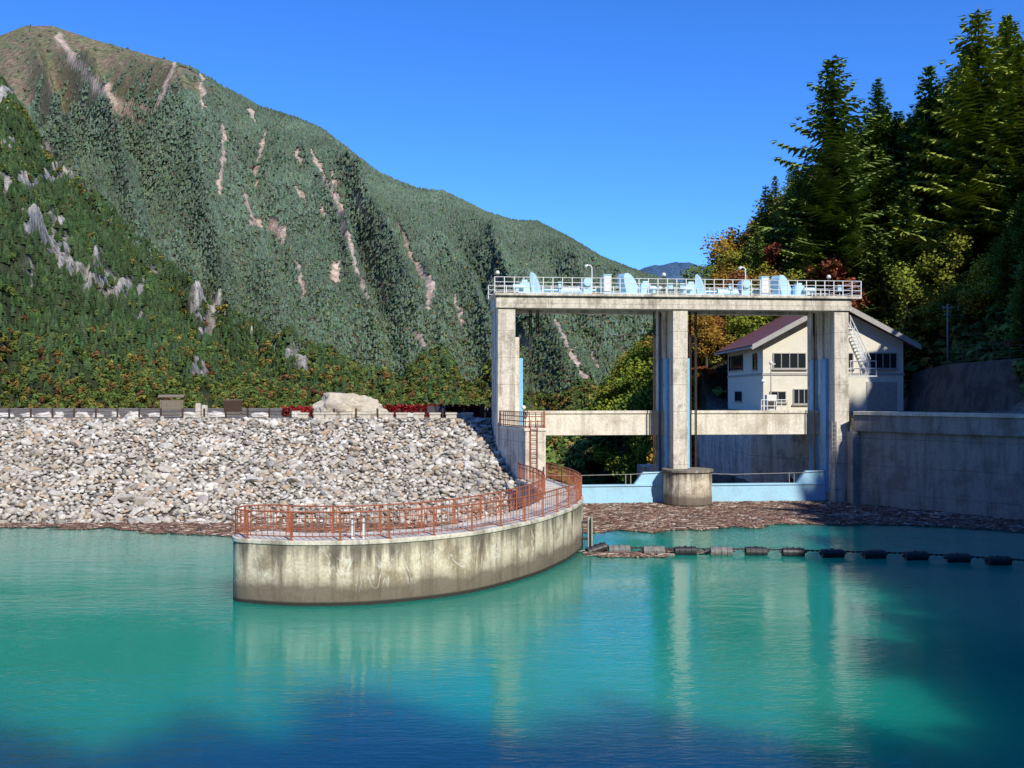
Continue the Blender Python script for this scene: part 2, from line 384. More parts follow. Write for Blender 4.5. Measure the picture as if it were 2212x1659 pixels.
A,Y=np.meshgrid(np.linspace(-0.80,0.45,600),np.linspace(325,905,300)); grid('hillside',A*Y,Y,drop=0.3)
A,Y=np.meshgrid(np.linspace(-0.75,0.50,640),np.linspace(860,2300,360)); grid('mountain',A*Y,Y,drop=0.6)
xs=np.linspace(300,2600,160); prof=7.5+(850-np.interp(1106+FOC*xs/4200,[1260,1380,1420,1470,1500,1540,1600,1700,2300],[600,582,574,566,570,582,592,600,640]))/FOC*4200
V=[];
for r,(yy,k) in enumerate([(3300,0.0),(3750,0.55),(4200,1.0),(5000,0.2)]):
    V.append(np.stack([xs,np.full_like(xs,yy)+fbm(xs/90,xs*0+r,3,4)*150,prof*k+fbm(xs/60,xs*0+r,4,9)*26*(1 if k>0 else 0)],-1))
V=np.concatenate(V); i=np.arange(3)[:,None]*160+np.arange(159)[None]; F=np.stack([i,i+1,i+161,i+160],-1).reshape(-1,4)
tag(numesh('distant_hills',V,F,np.tile([0.09,0.17,0.26],(len(V),1)),'terrA',True),kind='structure')  # blue colour paints aerial haze onto the far ridge

# ------------------------------------------------------------ tree templates for woods
def t_conifer(tiers,n,seed):
    r=np.random.default_rng(seed); V=[];F=[];vs=[]
    for k in range(tiers):
        z0=0.08+0.84*k/tiers; z1=min(1.0,z0+1.7/tiers+0.06); R=(1-k/tiers)**0.85*0.27+0.03
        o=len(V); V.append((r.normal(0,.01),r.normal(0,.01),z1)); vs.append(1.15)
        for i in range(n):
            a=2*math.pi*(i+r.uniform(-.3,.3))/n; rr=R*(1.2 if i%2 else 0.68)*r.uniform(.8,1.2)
            V.append((rr*math.cos(a),rr*math.sin(a),z0+r.uniform(-.03,.03))); vs.append(0.85)  # shade in vertex colour: tier tips lighter, skirt rims darker
        for i in range(n): F.append((o,o+1+i,o+1+(i+1)%n))
    return np.array(V),np.array(F),np.array(vs)
def t_clump(n,size,seed,zc=0.55,rz=0.45,rx=0.42):
    r=np.random.default_rng(seed); V=[];F=[];vs=[]
    for i in range(n):
        d=r.normal(size=3); d/=np.linalg.norm(d); q=r.uniform(0.55,1.05)*(0.85+0.3*math.sin(d[0]*5+seed)*math.cos(d[2]*4))
        c=np.array([d[0]*rx*q,d[1]*rx*q,zc+d[2]*rz*q]); 
        nn=d+r.normal(0,.5,3); nn/=np.linalg.norm(nn); a=np.cross(nn,[0.3,0.2,1]); a/=np.linalg.norm(a); b=np.cross(nn,a)
        o=len(V); s=size*r.uniform(.6,1.3); th=r.uniform(0,6.28)
        for k in range(3):
            an=th+k*2.09; V.append(c+s*(math.cos(an)*a+math.sin(an)*b)); vs.append(0.65+0.5*(d[2]*.5+.5))  # shade painted per vertex: clump tops lighter, undersides darker
        F.append((o,o+1,o+2))
    return np.array(V),np.array(F),np.array(vs)
con_lo=[t_conifer(2,5,i) for i in range(3)]; con_md=[t_conifer(5,7,i+10) for i in range(4)]
cl_lo=[t_clump(16,0.33,i) for i in range(3)]; cl_md=[t_clump(60,0.19,i+5) for i in range(4)]; cl_hi=[t_clump(130,0.13,i+15) for i in range(3)]
AUT=np.array([(0.30,0.20,0.055),(0.29,0.26,0.055),(0.23,0.25,0.055),(0.28,0.16,0.055),(0.23,0.11,0.05),(0.20,0.24,0.055),(0.23,0.24,0.055),(0.27,0.24,0.055)])
def woods(name,x,y,hmin,hmax,cons,cls,autfrac,base,label,yref=None,haze=1.0,hmul=None,wr=(.9,1.4),gf=0.6):
    h=H(x,y); P,Q,sc,cl=masks(x,y,h); n=fbm(x/60,y/60,3,41)
    alp=alpine(P,Q,y,fbm(x/40,y/40,4,21))
    keep=(rng.uniform(size=len(x))>np.maximum(sc*1.25,cl*1.15))&(rng.uniform(size=len(x))>alp*0.99)
    x,y,h,Q,n=x[keep],y[keep],h[keep],Q[keep],n[keep]; N=len(x)
    af=autfrac(x,y,Q,n); isb=rng.uniform(size=N)<af
    hh=rng.uniform(hmin,hmax,N)*(0.8+0.4*n); parts=[]
    if yref: hh=hh*np.clip(y/yref,.42,1)
    if hmul is not None: hh=hh*hmul(x,y)
    bc=np.array(base)[None]*rng.uniform(0.7,1.3,(N,1))*(0.65+0.7*fbm(x/90,y/90,3,77))[:,None]
    bc=bc*(1+rng.normal(0,.08,(N,3)))
    green=rng.uniform(size=N)<gf
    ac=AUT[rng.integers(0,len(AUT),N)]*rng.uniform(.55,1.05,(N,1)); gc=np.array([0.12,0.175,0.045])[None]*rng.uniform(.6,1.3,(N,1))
    bcol=np.where(green[:,None],gc,ac)*haze  # broadleaf colour multiplier; a bluish value paints in distance haze
    for s,tm in enumerate(cons):
        k=(~isb)&(np.arange(N)%len(cons)==s); c=k.sum()
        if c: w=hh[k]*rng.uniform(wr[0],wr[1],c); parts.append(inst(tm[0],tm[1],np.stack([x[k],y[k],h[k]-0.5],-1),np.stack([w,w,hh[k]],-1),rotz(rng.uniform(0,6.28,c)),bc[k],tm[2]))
    for s,tm in enumerate(cls):
        k=isb&(np.arange(N)%len(cls)==s); c=k.sum()
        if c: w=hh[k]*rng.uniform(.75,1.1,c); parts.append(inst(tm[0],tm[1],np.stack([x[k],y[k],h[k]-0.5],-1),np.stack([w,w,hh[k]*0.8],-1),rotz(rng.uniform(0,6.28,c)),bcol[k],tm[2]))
    V,F,C=merge(parts); o=numesh(name,V,F,C,'leafA'); tag(o,label,'forest',kind='stuff'); return o
N=175000; a=rng.uniform(-0.58,0.24,N); y=rng.uniform(620**1.3,1730**1.3,N)**(1/1.3); x=a*y
h=H(x,y); P,Q=bearing(x,y,h); k=(Q<np.interp(P,R2[:,0],R2[:,1])+20)|(P>1000); x,y=x[k],y[k]
woods('mountain_forest',x,y,4.2,6.2,con_lo,cl_lo,lambda x,y,Q,n:np.clip(0.04+(Q-540)/560,0.03,0.45)*(0.3+1.4*n),(0.110,0.152,0.100),'dense conifer and autumn forest covering the high mountain',1300,np.array([0.95,0.98,1.7]),None,(1.1,1.9),0.7)  # pale, bluish tree colours have distance haze painted in
N=36000; a=rng.uniform(-0.62,0.26,N); y=rng.uniform(265,860,N); x=a*y
h=H(x,y); P,Q=bearing(x,y,h); k=(Q>np.interp(P,R2[:,0],R2[:,1])-25)|(y<640); x,y=x[k],y[k]
woods('hillside_forest',x,y,5.5,8.2,con_md,cl_md,lambda x,y,Q,n:np.clip(0.02+(Q-700)/230,0.02,0.8)*(0.1+1.7*n)+0.4*np.clip((fbm(x/22,y/22,3,91)-0.60)*9,0,1),(0.054,0.088,0.034),'mixed green and autumn forest covering the near hillside',700,0.82,None,(.9,1.4),0.55)
N=3000; x=rng.uniform(-60,120,N); y=rng.uniform(-66,150,N); h=H(x,y)
k=((h>7.5)&(y<46)&((x>22)|(y<-9)))|((h>8)&(y>=46)&(y<66)&(x>40))|((h>7.5)&(y>=66)&(x>57))
x,y=x[k],y[k]
woods('shore_hill_forest',x,y,9.5,13.5,con_md,cl_md,lambda x,y,Q,n:0.2+0*x,(0.05,0.08,0.03),'dark conifer forest on the steep shore hill',None,1.0,lambda x,y:np.where((x>22)&(y<20)&(y>-24),1.75,1.0)*np.where((y>44)&(y<66)&(x>42.5),1.75,1.0),(.9,1.2))
N=7000; x=rng.uniform(-14,75,N); y=rng.uniform(50,190,N); h=H(x,y)
k=((h>7.0)|((y>101)&(h>-8.7)&(x>0)))&~((x<36)&(y<100)); x,y,h=x[k],y[k],h[k]; N=len(x); parts=[]
for s,tm in enumerate(cl_hi):
    q=np.arange(N)%3==s; c=q.sum(); w=rng.uniform(1.3,3.2,c); col=np.where(rng.uniform(size=(c,1))<0.25,AUT[rng.integers(0,8,c)],np.array([[0.11,0.17,0.045]])*rng.uniform(.5,1.5,(c,1)))
    parts.append(inst(tm[0],tm[1],np.stack([x[q],y[q],h[q]-0.5],-1),np.stack([w*1.3,w*1.3,w],-1),rotz(rng.uniform(0,6.28,c)),col,tm[2]))
tag(numesh('undergrowth',*merge(parts),'leafA'),'tangled green and yellow bushes on the steep slope','undergrowth',kind='stuff')

# ------------------------------------------------------------ detailed trees
def conifer_mesh(Ht,R,seed,gap=0.0):
    r=random.Random(seed); V=[];F=[]
    def tri(a,b,c): o=len(V); V.extend([tuple(a),tuple(b),tuple(c)]); F.append((o,o+1,o+2))
    z=Ht*0.12
    while z<Ht*0.985:
        t=z/Ht; r0=R*(1-t)**0.68*r.uniform(.66,1.2)+0.12; nb=r.randint(6,9) if t<0.9 else 5
        a0=r.uniform(0,6.28)
        for b in range(nb):
            if r.random()<gap*(1-t): continue
            az=a0+6.28*b/nb+r.uniform(-.3,.3); L=r0*r.uniform(.5,1.2); sl=-0.30+0.65*t+r.uniform(-.12,.12)
            d=Vector((math.cos(az),math.sin(az),0)); sd=Vector((-d.y,d.x,0)); n=max(2,int(L/0.42))
            for i in range(n):
                f=(i+0.6)/n; p=d*(L*f)+Vector((0,0,z+L*f*sl+L*0.18*f*f)); w=(0.42*L*(1-f)**0.8+0.16)*r.uniform(.7,1.2); w=min(w,0.95)
                e=d*0.26
                for s in (-1,1):
                    tip=p+sd*(s*w)+d*(w*0.55)+Vector((0,0,-0.10-w*r.uniform(.05,.5)))
                    tri(p-e,p+e,tip)
                if r.random()<0.5: tri(p-e,p+e,p+Vector((r.uniform(-.1,.1),r.uniform(-.1,.1),-r.uniform(.25,.5))))
            pe=d*L+Vector((0,0,z+L*sl+L*0.18)); tri(pe-d*.35+sd*.12,pe-d*.35-sd*.12,pe+d*.3)
        z+=r.uniform(.32,.58)*(Ht/20)**0.5
    tri((.12,0,Ht*.95),(-.06,.1,Ht*.95),(0,0,Ht*1.01)); tri((-.12,0,Ht*.95),(.06,-.1,Ht*.95),(0,0,Ht*1.01))
    me=bpy.data.meshes.new('crown'); me.from_pydata(V,[],F); me.update(); return me
def broad_mesh(Ht,R,seed,leaf=0.125,n=6000):
    r=np.random.default_rng(seed); lob=[]
    for i in range(15):
        a=r.uniform(0,6.28); q=R*r.uniform(0.1,0.75); lob.append((q*math.cos(a),q*math.sin(a),Ht*r.uniform(.28,.86),R*r.uniform(.22,.42)))
    lob.append((0,0,Ht*.88,R*.34)); V=[];F=[]
    for i in range(n):
        l=lob[r.integers(0,len(lob))]; d=r.normal(size=3); d/=np.linalg.norm(d); q=l[3]*r.uniform(.45,1.2)
        c=np.array([l[0]+d[0]*q,l[1]+d[1]*q,l[2]+d[2]*q*.8]); nn=d+r.normal(0,.7,3); nn/=np.linalg.norm(nn)
        a=np.cross(nn,[.3,.2,1]); a/=np.linalg.norm(a); b=np.cross(nn,a); s=leaf*r.uniform(.6,1.4); o=len(V)
        V+= [tuple(c+a*s),tuple(c+b*s*.7),tuple(c-a*s),tuple(c-b*s*.7)]; F.append((o,o+1,o+2,o+3))
    me=bpy.data.meshes.new('crown'); me.from_pydata(V,[],F); me.update(); return me,lob
def con_tree(Ht,R,seed,gap):
    e=empty('conifer_tree'); obj('trunk',MB().cyl((0,0,-1.5),(0,0,Ht*.5),Ht*.016+.06,7,Ht*.010+.03).cyl((0,0,Ht*.5),(0,0,Ht*.97),Ht*.010+.03,6,0.02),'bark',e)
    me=conifer_mesh(Ht,R,seed,gap); me.materials.append(M['needle']); obj('crown',me,None,e); return e,Ht
def bro_tree(Ht,R,seed,mat):
    e=empty('broadleaf_tree'); me,lob=broad_mesh(Ht,R,seed); mb=MB().cyl((0,0,-1),(0,0,Ht*.45),Ht*.02+.04,7,Ht*.012+.03)
    for l in lob: mb.cyl((0,0,Ht*.3),(l[0],l[1],l[2]),0.07,5,0.02)
    obj('trunk',mb,'bark',e); me.materials.append(M[mat]); obj('crown',me,None,e); return e,Ht
CT=[con_tree(20,4.3,1,.26),con_tree(20,3.7,2,.12),con_tree(18,4.1,3,.16),con_tree(16,4.1,4,.12),con_tree(22,6.0,5,.46)]
BT={'leafG':[bro_tree(9,3.6,11,'leafG'),bro_tree(10,3.4,12,'leafG')],'leafY':[bro_tree(9,3.5,13,'leafY'),bro_tree(8,3.4,17,'leafY')],'leafR':[bro_tree(8,3.0,14,'leafR')]}
used=set()
LBL={'leafG':'green leafy tree turning yellow on the slope','leafY':'yellow and orange autumn tree on the slope','leafR':'red autumn tree beside the forest'}
def place(tt,x,y,top,label,cat,group,lean=1.0):
    e,Ht=tt; g=float(H(np.array([x]),np.array([y]))[0]); hh=top-g
    s=hh/Ht; w=max(0.55,min(1.4,s*1.15))*lean
    if id(e) in used: r=copything(e,(x,y,g-0.2),U(0,6.28),(w,w,s))
    else: r=e; r.location=(x,y,g-0.2); r.rotation_euler=(0,0,U(0,6.28)); r.scale=(w,w,s); used.add(id(e))
    tag(r,label,cat,group); return r
for i,(x,y,top,k) in enumerate([(34.2,106,43.8,4),(30.8,110,27.5,1),(41.3,112,43.5,1),(37.8,110,36.0,0),(45.4,108,43.5,0),(48.5,106,45.0,1),(43.4,118,39.5,2),(47.0,100,46.6,4),(51.8,104,47,0),(49.2,96,42,2),(29.6,118,30,2),(32.4,120,32,1),(38.6,122,37,2),(52,98,41,1),(55,110,50,1),(36.2,108.5,33,2),(39.6,107,34,3),(43.6,105,37,1),(32.6,107,31,3),(41.8,116,37,0),(46.5,112,41,3),(50.2,108,43,2),(36.0,116,33,1),(30.5,104.5,25.5,3),(35.5,103.5,27,2),(40.5,102.5,29,3),(37.5,102,25,1),(27.8,109,25.5,3)]):
    place(CT[k],x,y,top,'tall dark green conifer rising above the slope against the sky','conifer tree','conifers on the steep slope',1.05)
# scattered autumn trees along the lower edge of the slope
for x,y,top,k in [(24.5,102.5,19.5,'leafG'),(26.8,103,20.5,'leafY'),(29.0,102.2,20.5,'leafG'),(32.8,102,22,'leafR'),(25.5,108,24.0,'leafG'),(23.3,108,22,'leafY'),(22.5,113,23.0,'leafG'),(25.5,114,27.0,'leafY'),(38.8,99,21,'leafG'),(43.0,98,24,'leafG'),(28.2,106.5,24,'leafR')]:
    place(random.choice(BT[k]),x,y,top,LBL[k].replace('on the slope','above the house').replace('beside the forest','above the house'),'autumn tree','autumn trees on the steep slope',.85)
SIL=np.array([(1500,690),(1545,600),(1580,490),(1640,395),(1700,355),(1745,335),(1775,315),(1800,285),(1850,250),(1900,215),(1950,225),(2000,190),(2060,135),(2130,90),(2212,60),(2500,10)],float)
cnt=0; tries=0; pts=[]
while cnt<160 and tries<12000:
    tries+=1
    if random.random()<0.86: x=U(19,62); y=U(102,140)
    else: x=U(39.5,56); y=U(76,101)
    g=float(H(np.array([x]),np.array([y]))[0])
    if g<6.5 or any((x-p[0])**2+(y-p[1])**2<4.6 for p in pts): continue
    P=1106+FOC*x/y
    if P>2330: continue
    lim=np.interp(P,SIL[:,0],SIL[:,1])+U(0,40); top=7.5+(850-lim)/FOC*y
    isb=random.random()<(0.70 if P<1700 else 0.2)
    hh=min(top-g,U(5,8.5) if isb else (U(9,15) if y>100 else U(6,9)))
    if hh<4: continue
    pts.append((x,y)); cnt+=1
    if isb:
        k=random.choice(['leafG','leafY','leafG','leafY','leafR'] if P<1700 else ['leafG','leafG','leafG','leafY','leafR']); place(random.choice(BT[k]),x,y,g+hh,LBL[k],'autumn tree','autumn trees on the steep slope')
    else: place(random.choice(CT[:4]),x,y,g+hh,'dark green conifer on the steep slope','conifer tree','conifers on the steep slope')
for x,y,top,k in [(12.5,128,9.8,'leafG'),(14.0,124,12.5,'leafG'),(15.6,122,14.0,'leafG'),(16.8,126,14.5,'leafY'),(13.2,116,8.0,'leafG'),(15.0,112,9.5,'leafG'),(17.5,116,12.5,'leafG'),
   (18.6,104,15.2,'leafR'),(20.2,107,16.6,'leafY'),(21.5,104,15.8,'leafR'),(22.8,103.5,16.0,'leafY'),(19.4,101,10.5,'leafR'),(24.0,105,17.5,'leafY'),(17.6,101,6.2,'leafR'),(26.5,106,19,'leafG'),(19.0,112,15,'leafG'),(17.2,103,9.5,'leafY')]:
    place(random.choice(BT[k]),x,y,top,LBL[k].replace('on the slope','beyond the spillway').replace('beside the forest','beyond the spillway'),'autumn tree','autumn trees beyond the spillway',1.0)

# ------------------------------------------------------------ water
o=obj('water',MB().add([(-400,1,0),(60,1,0),(60,69.9,0),(-400,69.9,0)],[(0,1,2,3)]),'water'); tag(o,kind='structure')
def emb():
    X,Yg=np.meshgrid(np.arange(-260,1.2,1.0),np.array([48,52,56,58,60,62,64,66,68,70,71.6,73.2]))
    Z=np.minimum(-0.25+(Yg-57.2)*0.402,5.66); V=np.stack([X,Yg,Z],-1).reshape(-1,3); c=X.shape[1]
    i=np.arange(X.shape[0]-1)[:,None]*c+np.arange(c-1)[None]; F=np.stack([i,i+1,i+c+1,i+c],-1).reshape(-1,4)
    tag(numesh('embankment',V,F,np.tile([0.34,0.31,0.27],(len(V),1)),'terrA'),kind='structure')
emb()
def stone_mesh(seed,n=26):
    r=random.Random(seed); bm=bmesh.new()
    for i in range(n):
        d=Vector((r.gauss(0,1),r.gauss(0,1),r.gauss(0,1))).normalized()*r.uniform(.88,1.05); bm.verts.new((d.x*1.0,d.y*.8,d.z*.66))
    bmesh.ops.convex_hull(bm,input=bm.verts)
    bmesh.ops.delete(bm,geom=[v for v in bm.verts if not v.link_faces],context='VERTS')
    bmesh.ops.triangulate(bm,faces=bm.faces)
    me=bpy.data.meshes.new('boulder'); bm.to_mesh(me); bm.free(); return me
ST=[stone_mesh(i,24 if i%2 else 34) for i in range(12)]
def arr(me):
    V=np.array([v.co for v in me.vertices]); F=np.array([p.vertices for p in me.polygons]); return V,F
STA=[arr(m) for m in ST]
for m_ in ST: m_.materials.append(M['stone'])
gx,gy=np.meshgrid(np.arange(-40,0.9,0.27),np.arange(0,15.4,0.30)); gx=gx.ravel()+rng.uniform(-.15,.15,gx.size); gy=gy.ravel()+rng.uniform(-.15,.15,gy.size)
k=gx<0.8-np.clip(gy-4,0,20)*0.14; gx,gy=gx[k],gy[k]
yy=57.3+gy*0.928; zz=-0.22+(yy-57.2)*0.402; N=len(gx); szn=fbm(gx/2.5,gy/2.5,2,55); sz=rng.uniform(0.10,0.22,N)*(0.75+0.5*szn); sz*=np.where(rng.uniform(size=N)<.15,1.6,1)
cols=np.array(STC)[rng.integers(0,8,N)]*rng.uniform(.85,1.1,(N,1))*(0.88+0.24*fbm(gx/4,gy/4,2,56))[:,None]; parts=[]
for s in range(12):
    q=np.arange(N)%12==s; c=q.sum(); parts.append(inst(STA[s][0],STA[s][1],np.stack([gx[q],yy[q],zz[q]+0.05+rng.uniform(0,.08,c)],-1),np.stack([sz[q]*rng.uniform(.9,1.5,c),sz[q],sz[q]*rng.uniform(.7,1.2,c)],-1),rotr(c,0.9),cols[q]))
o=numesh('riprap_rocks',*merge(parts),'stoneA'); tag(o,'small angular grey and beige rocks covering the dam slope','rock rubble',kind='stuff')
bp=[];tries=0
while len(bp)<290 and tries<20000:
    tries+=1; x=U(-33,0.2); t=U(0,14.9)
    if x>0.5-max(0,t-4)*0.14 or any((x-a)**2+(t-b)**2<0.5 for a,b in bp): continue
    bp.append((x,t))
for i,(x,t) in enumerate(bp):
    o=bpy.data.objects.new('boulder',ST[i%12]); s=.22+.32*random.random()**2; y=57.3+t*.928
    o.location=(x,y,-0.22+(y-57.2)*.402+s*.35); o.rotation_euler=(U(-.6,.6),U(-.6,.6),U(0,6.28)); o.scale=(s*U(.9,1.35),s,s*U(.7,1.0)); COL.objects.link(o)
    tag(o,'large angular rock lying on the rockfill dam slope','boulder','boulders on the rockfill dam slope')

# ------------------------------------------------------------ driftwood
def pip(x,y,poly):
    ins=np.zeros(len(x),bool); n=len(poly)
    for i in range(n):
        x0,y0=poly[i];x1,y1=poly[(i+1)%n]
        c=((y0>y)!=(y1>y)); xi=(x1-x0)*(y-y0)/((y1-y0) if y1!=y0 else 1e-9)+x0; ins^=c&(x<xi)
    return ins
def drift(name,poly,N,label):
    P=np.array(poly); x=rng.uniform(P[:,0].min(),P[:,0].max(),N*3); y=rng.uniform(P[:,1].min(),P[:,1].max(),N*3)
    dx=(fbm(x/1.5,y/1.5,3,77)-.5)*3.0; k=pip(x,y+dx,poly); x,y=x[k][:N],y[k][:N]; n=len(x)
    L=rng.uniform(.08,.38,n)*np.where(rng.uniform(size=n)<.05,2.8,1); w=rng.uniform(.012,.032,n)
    c=np.array([(0.20,0.125,0.10),(0.28,0.18,0.145),(0.14,0.09,0.07),(0.44,0.36,0.29),(0.22,0.125,0.095),(0.68,0.62,0.54)])[rng.choice(6,n,p=[.3,.25,.15,.13,.1,.07])]
    B=np.array([(-1,-1,-1),(1,-1,-1),(1,1,-1),(-1,1,-1),(-1,-1,1),(1,-1,1),(1,1,1),(-1,1,1)],float); Fq=np.array([(0,3,2,1),(4,5,6,7),(0,1,5,4),(1,2,6,5),(2,3,7,6),(3,0,4,7)])
    st=inst(B,Fq,np.stack([x,y,rng.uniform(.015,.06,n)],-1),np.stack([L,w,w],-1),rotz(rng.normal(0.1,0.9,n)),c)
    n2=N*4; x=rng.uniform(P[:,0].min(),P[:,0].max(),n2*3); y=rng.uniform(P[:,1].min(),P[:,1].max(),n2*3)
    dx=(fbm(x/1.5,y/1.5,3,77)-.5)*3.0; k=pip(x,y+dx,poly); x,y=x[k][:n2],y[k][:n2]; n=len(x)
    q=np.array([(-1,-.7,0),(1,-.8,0),(.9,.8,0),(-.8,.9,0)],float)
    s=rng.uniform(.07,.20,n); c2=np.array([(0.165,0.11,0.09),(0.22,0.15,0.12),(0.12,0.085,0.07)])[rng.integers(0,3,n)]
    R=rotz(rng.uniform(0,6.28,n)); fl=inst(q,np.array([(0,1,2,3)]),np.stack([x,y,rng.uniform(.008,.03,n)],-1),np.stack([s,s,s],-1),R,c2)
    o=numesh(name,*merge([st,fl]),'driftA'); tag(o,label,'driftwood',kind='stuff')
drift('floating_driftwood',[(-48,60),(-48,56.6),(-29,56.2),(-25,55.4),(-20,54.2),(-15,52.3),(-10,50.5),(-5,48.5),(-1,48),(1.6,50),(1.8,60.5),(0,61),(-1,59),(-12,58.6)],8500,'brown floating driftwood and bark gathered along the rock slope')
drift('floating_driftwood',[(3.4,69.8),(3.8,54.4),(8,54),(13,56.3),(18,57.3),(24,55.8),(29,52.8),(33,50.5),(39,49),(31,58.5),(23.4,68.3),(22,69.8)],15000,'brown floating driftwood and bark gathered before the spillway gates')
drift('floating_driftwood',[(3.5,47.3),(3.5,46.0),(6,45.7),(9.8,46.6),(9.5,47.0),(6,46.9)],520,'small patch of floating driftwood along the drum boom')

# ------------------------------------------------------------ guide wall
Fp=[(-9.55,35.75),(-8.5,35.4),(-7.2,35.2),(-5.04,35.44),(-2.66,36.65),(-0.99,38.2),(0.84,41),(1.9,43.35),(2.74,45.7),(3.36,48.3),(3.6,51),(3.5,54),(2.95,57.5),(2.2,60.9)]
def catmull(P,n=8):
    out=[];Q=[Vector(p).to_3d() for p in P]; Q=[Q[0]*2-Q[1]]+Q+[Q[-1]*2-Q[-2]]
    for i in range(1,len(Q)-2):
        for k in range(n):
            t=k/n; a,b,c,d=Q[i-1:i+3]
            out.append(0.5*((2*b)+(c-a)*t+(2*a-5*b+4*c-d)*t*t+(3*b-a-3*c+d)*t**3))
    out.append(Q[-2]); return out
def offset(P,w):
    out=[]
    for i,p in enumerate(P):
        d=(P[min(i+1,len(P)-1)]-P[max(i-1,0)]).normalized(); out.append(p+Vector((-d.y,d.x,0))*w)
    return out
Fd=catmull(Fp,8)
WW=2.0
def loop(inset):
    f=offset(Fd,inset); bk=offset(Fd,WW-inset); c=(f[0]+bk[0])/2; r0=(f[0]-c); nose=[]
    for k in range(1,24): nose.append(c+Matrix.Rotation(-math.pi*k/24,3,'Z')@r0)
    return f,nose,bk
f,nose,bk=loop(0.0)
L=(-3,40,0); gw=empty('guide_wall',L,'curved stained concrete guide wall with rounded end standing in turquoise water','concrete wall')
ring=f[::-1]+nose+bk; obj('wall_body',MB().prism([(p.x,p.y) for p in ring],-4,2.14),'wallc',gw,L,0.01,False)
f2,n2,b2=loop(-0.04); ring=f2[::-1]+n2+b2; obj('coping',MB().prism([(p.x,p.y) for p in ring],2.143,2.30),'conc',gw,L,0.02)
f3,n3,b3=loop(0.07); path=f3[::-1]+n3+b3
def resample(P,step):
    out=[P[0].copy()];acc=0
    for a,b in zip(P[:-1],P[1:]):
        L_=(b-a).length; d=step-acc
        while d<=L_: out.append(a.lerp(b,d/L_)); d+=step
        acc=(acc+L_)%step
    return out
L=(-3,40,2.3); rl=empty('railing',L,'rusty red steel railing running around the curved guide wall','railing')
for hgt,r in ((1.0,.03),(0.78,.018),(0.14,.018)): obj('rail',MB().tube([(p.x,p.y,2.3+hgt) for p in path],r,6),'rust',rl,L)
pm=MB().box(-.035,.035,-.035,.035,-.12,1.02).box(-.08,.08,-.08,.08,0,.03).mesh('post'); pm.materials.append(M['rust'])
for p in resample(path,1.75):
    o=bpy.data.objects.new('post',pm); COL.objects.link(o); o.parent=rl; o.location=(p.x-L[0],p.y-L[1],0)
mb=MB()
for p in resample(path,0.24): mb.box(p.x-.012,p.x+.012,p.y-.012,p.y+.012,2.40,3.30)
o=obj('balusters',mb,'rust',rl,L); o['kind']='stuff'
for x in (-5.7,-5.3):
    e=empty('marker_post',(x,35.75,2.3),'short white marker post standing on the guide wall','marker post','white marker posts')
    obj('post',MB().box(-.05,.05,-.05,.05,0,.85),'white',e); obj('cap',MB().box(-.07,.07,-.07,.07,.853,.9),'trim',e)
L=(3.95,49.0,0); e=empty('boom_guide_post',L,'grey steel guide post holding the boom against the wall','steel post')
obj('channel',MB().box(3.66,3.72,48.2,48.6,-1,1.5).box(3.84,3.90,48.2,48.6,-1,1.5).box(3.66,3.9,48.56,48.62,-1,1.5),'trim',e,L)
for z in (1.2,.4): obj('bracket',MB().box(3.4,3.7,48.3,48.5,z,z+.1),'steel',e,L)

# ------------------------------------------------------------ abutment
L=(1,63,0); ab=empty('abutment',L,'tall weathered concrete abutment block beside the gate','concrete abutment')
poly=[(0.82,61.0),(2.08,61.3),(2.2,67.0),(0.6,69),(-1.0,69),(-0.95,66.4),(-0.6,65.4)]
obj('block',MB().prism(poly,-4,5.2),'conc',ab,L,0.03)
obj('coping',MB().prism([(0.76,60.93),(2.14,61.25),(2.26,67.0),(0.6,69.05),(-1.06,69.05),(-1.02,66.4),(-0.66,65.36)],5.2,5.38),'deck',ab,L,0.02)
L=(1.2,61,5.4); e=empty('railing',L,'rusty red railing on top of the concrete abutment','railing')
pl=[Vector(p+(0,)) for p in [(-0.9,66.2),(-0.52,65.35),(0.88,61.1),(2.0,61.4),(2.12,66.5)]]
for hgt in (.98,.7,.4,.1): obj('rail',MB().tube([(p.x,p.y,5.38+hgt) for p in pl],.03,6),'rust',e,L)
for p in resample(pl,0.4):
    o=bpy.data.objects.new('post',pm); COL.objects.link(o); o.parent=e; o.location=(p.x-L[0],p.y-L[1],-.02); o.scale=(.9,.9,.98)
L=(1.35,60.9,2.3); e=empty('ladder',L,'rusty steel ladder fixed to the abutment face','ladder')
obj('side_rail',MB().box(1.12,1.17,60.93,60.98,2.3,5.9),'rust',e,L); obj('side_rail',MB().box(1.55,1.60,61.0,61.05,2.3,5.9),'rust',e,L)
for i in range(12): obj('rung',MB().cyl((1.14,60.96,2.5+i*.28),(1.58,61.03,2.5+i*.28),.02,6),'rust',e,L)

# ------------------------------------------------------------ gate bridge
th=rad(6); O=Vector((-0.95,66,0)); BM=Matrix.Translation(O)@Matrix.Rotation(th,4,'Z')
def _b(name,mb,mat,parent,bevel=.02,smooth=False):
    mb.xf(BM); return obj(name,mb,mat,parent,tuple(parent.location),bevel,smooth)
def bpt(s,v,z): return tuple(BM@Vector((s,v,z)))
gt=empty('gate_tower',bpt(12.4,2.3,0),'two-bay weathered concrete spillway gate tower standing in the water','spillway gate tower')
def pillar(s0,s1,zb):
    mb=MB().box(s0,s1,0,1.5,zb,13.2).box(s0+.12,s1-.12,1.5,2.0,zb,13.2).box(s0,s1,2.0,2.9,zb,13.2).box(s0+.15,s1-.15,2.9,3.3,zb,13.2).box(s0,s1,3.3,4.7,zb,13.2)
    _b('pillar',mb,'conc',gt,.03)
pillar(0,1.18,4.0); pillar(11.9,12.92,-4); pillar(23.25,24.28,-4)
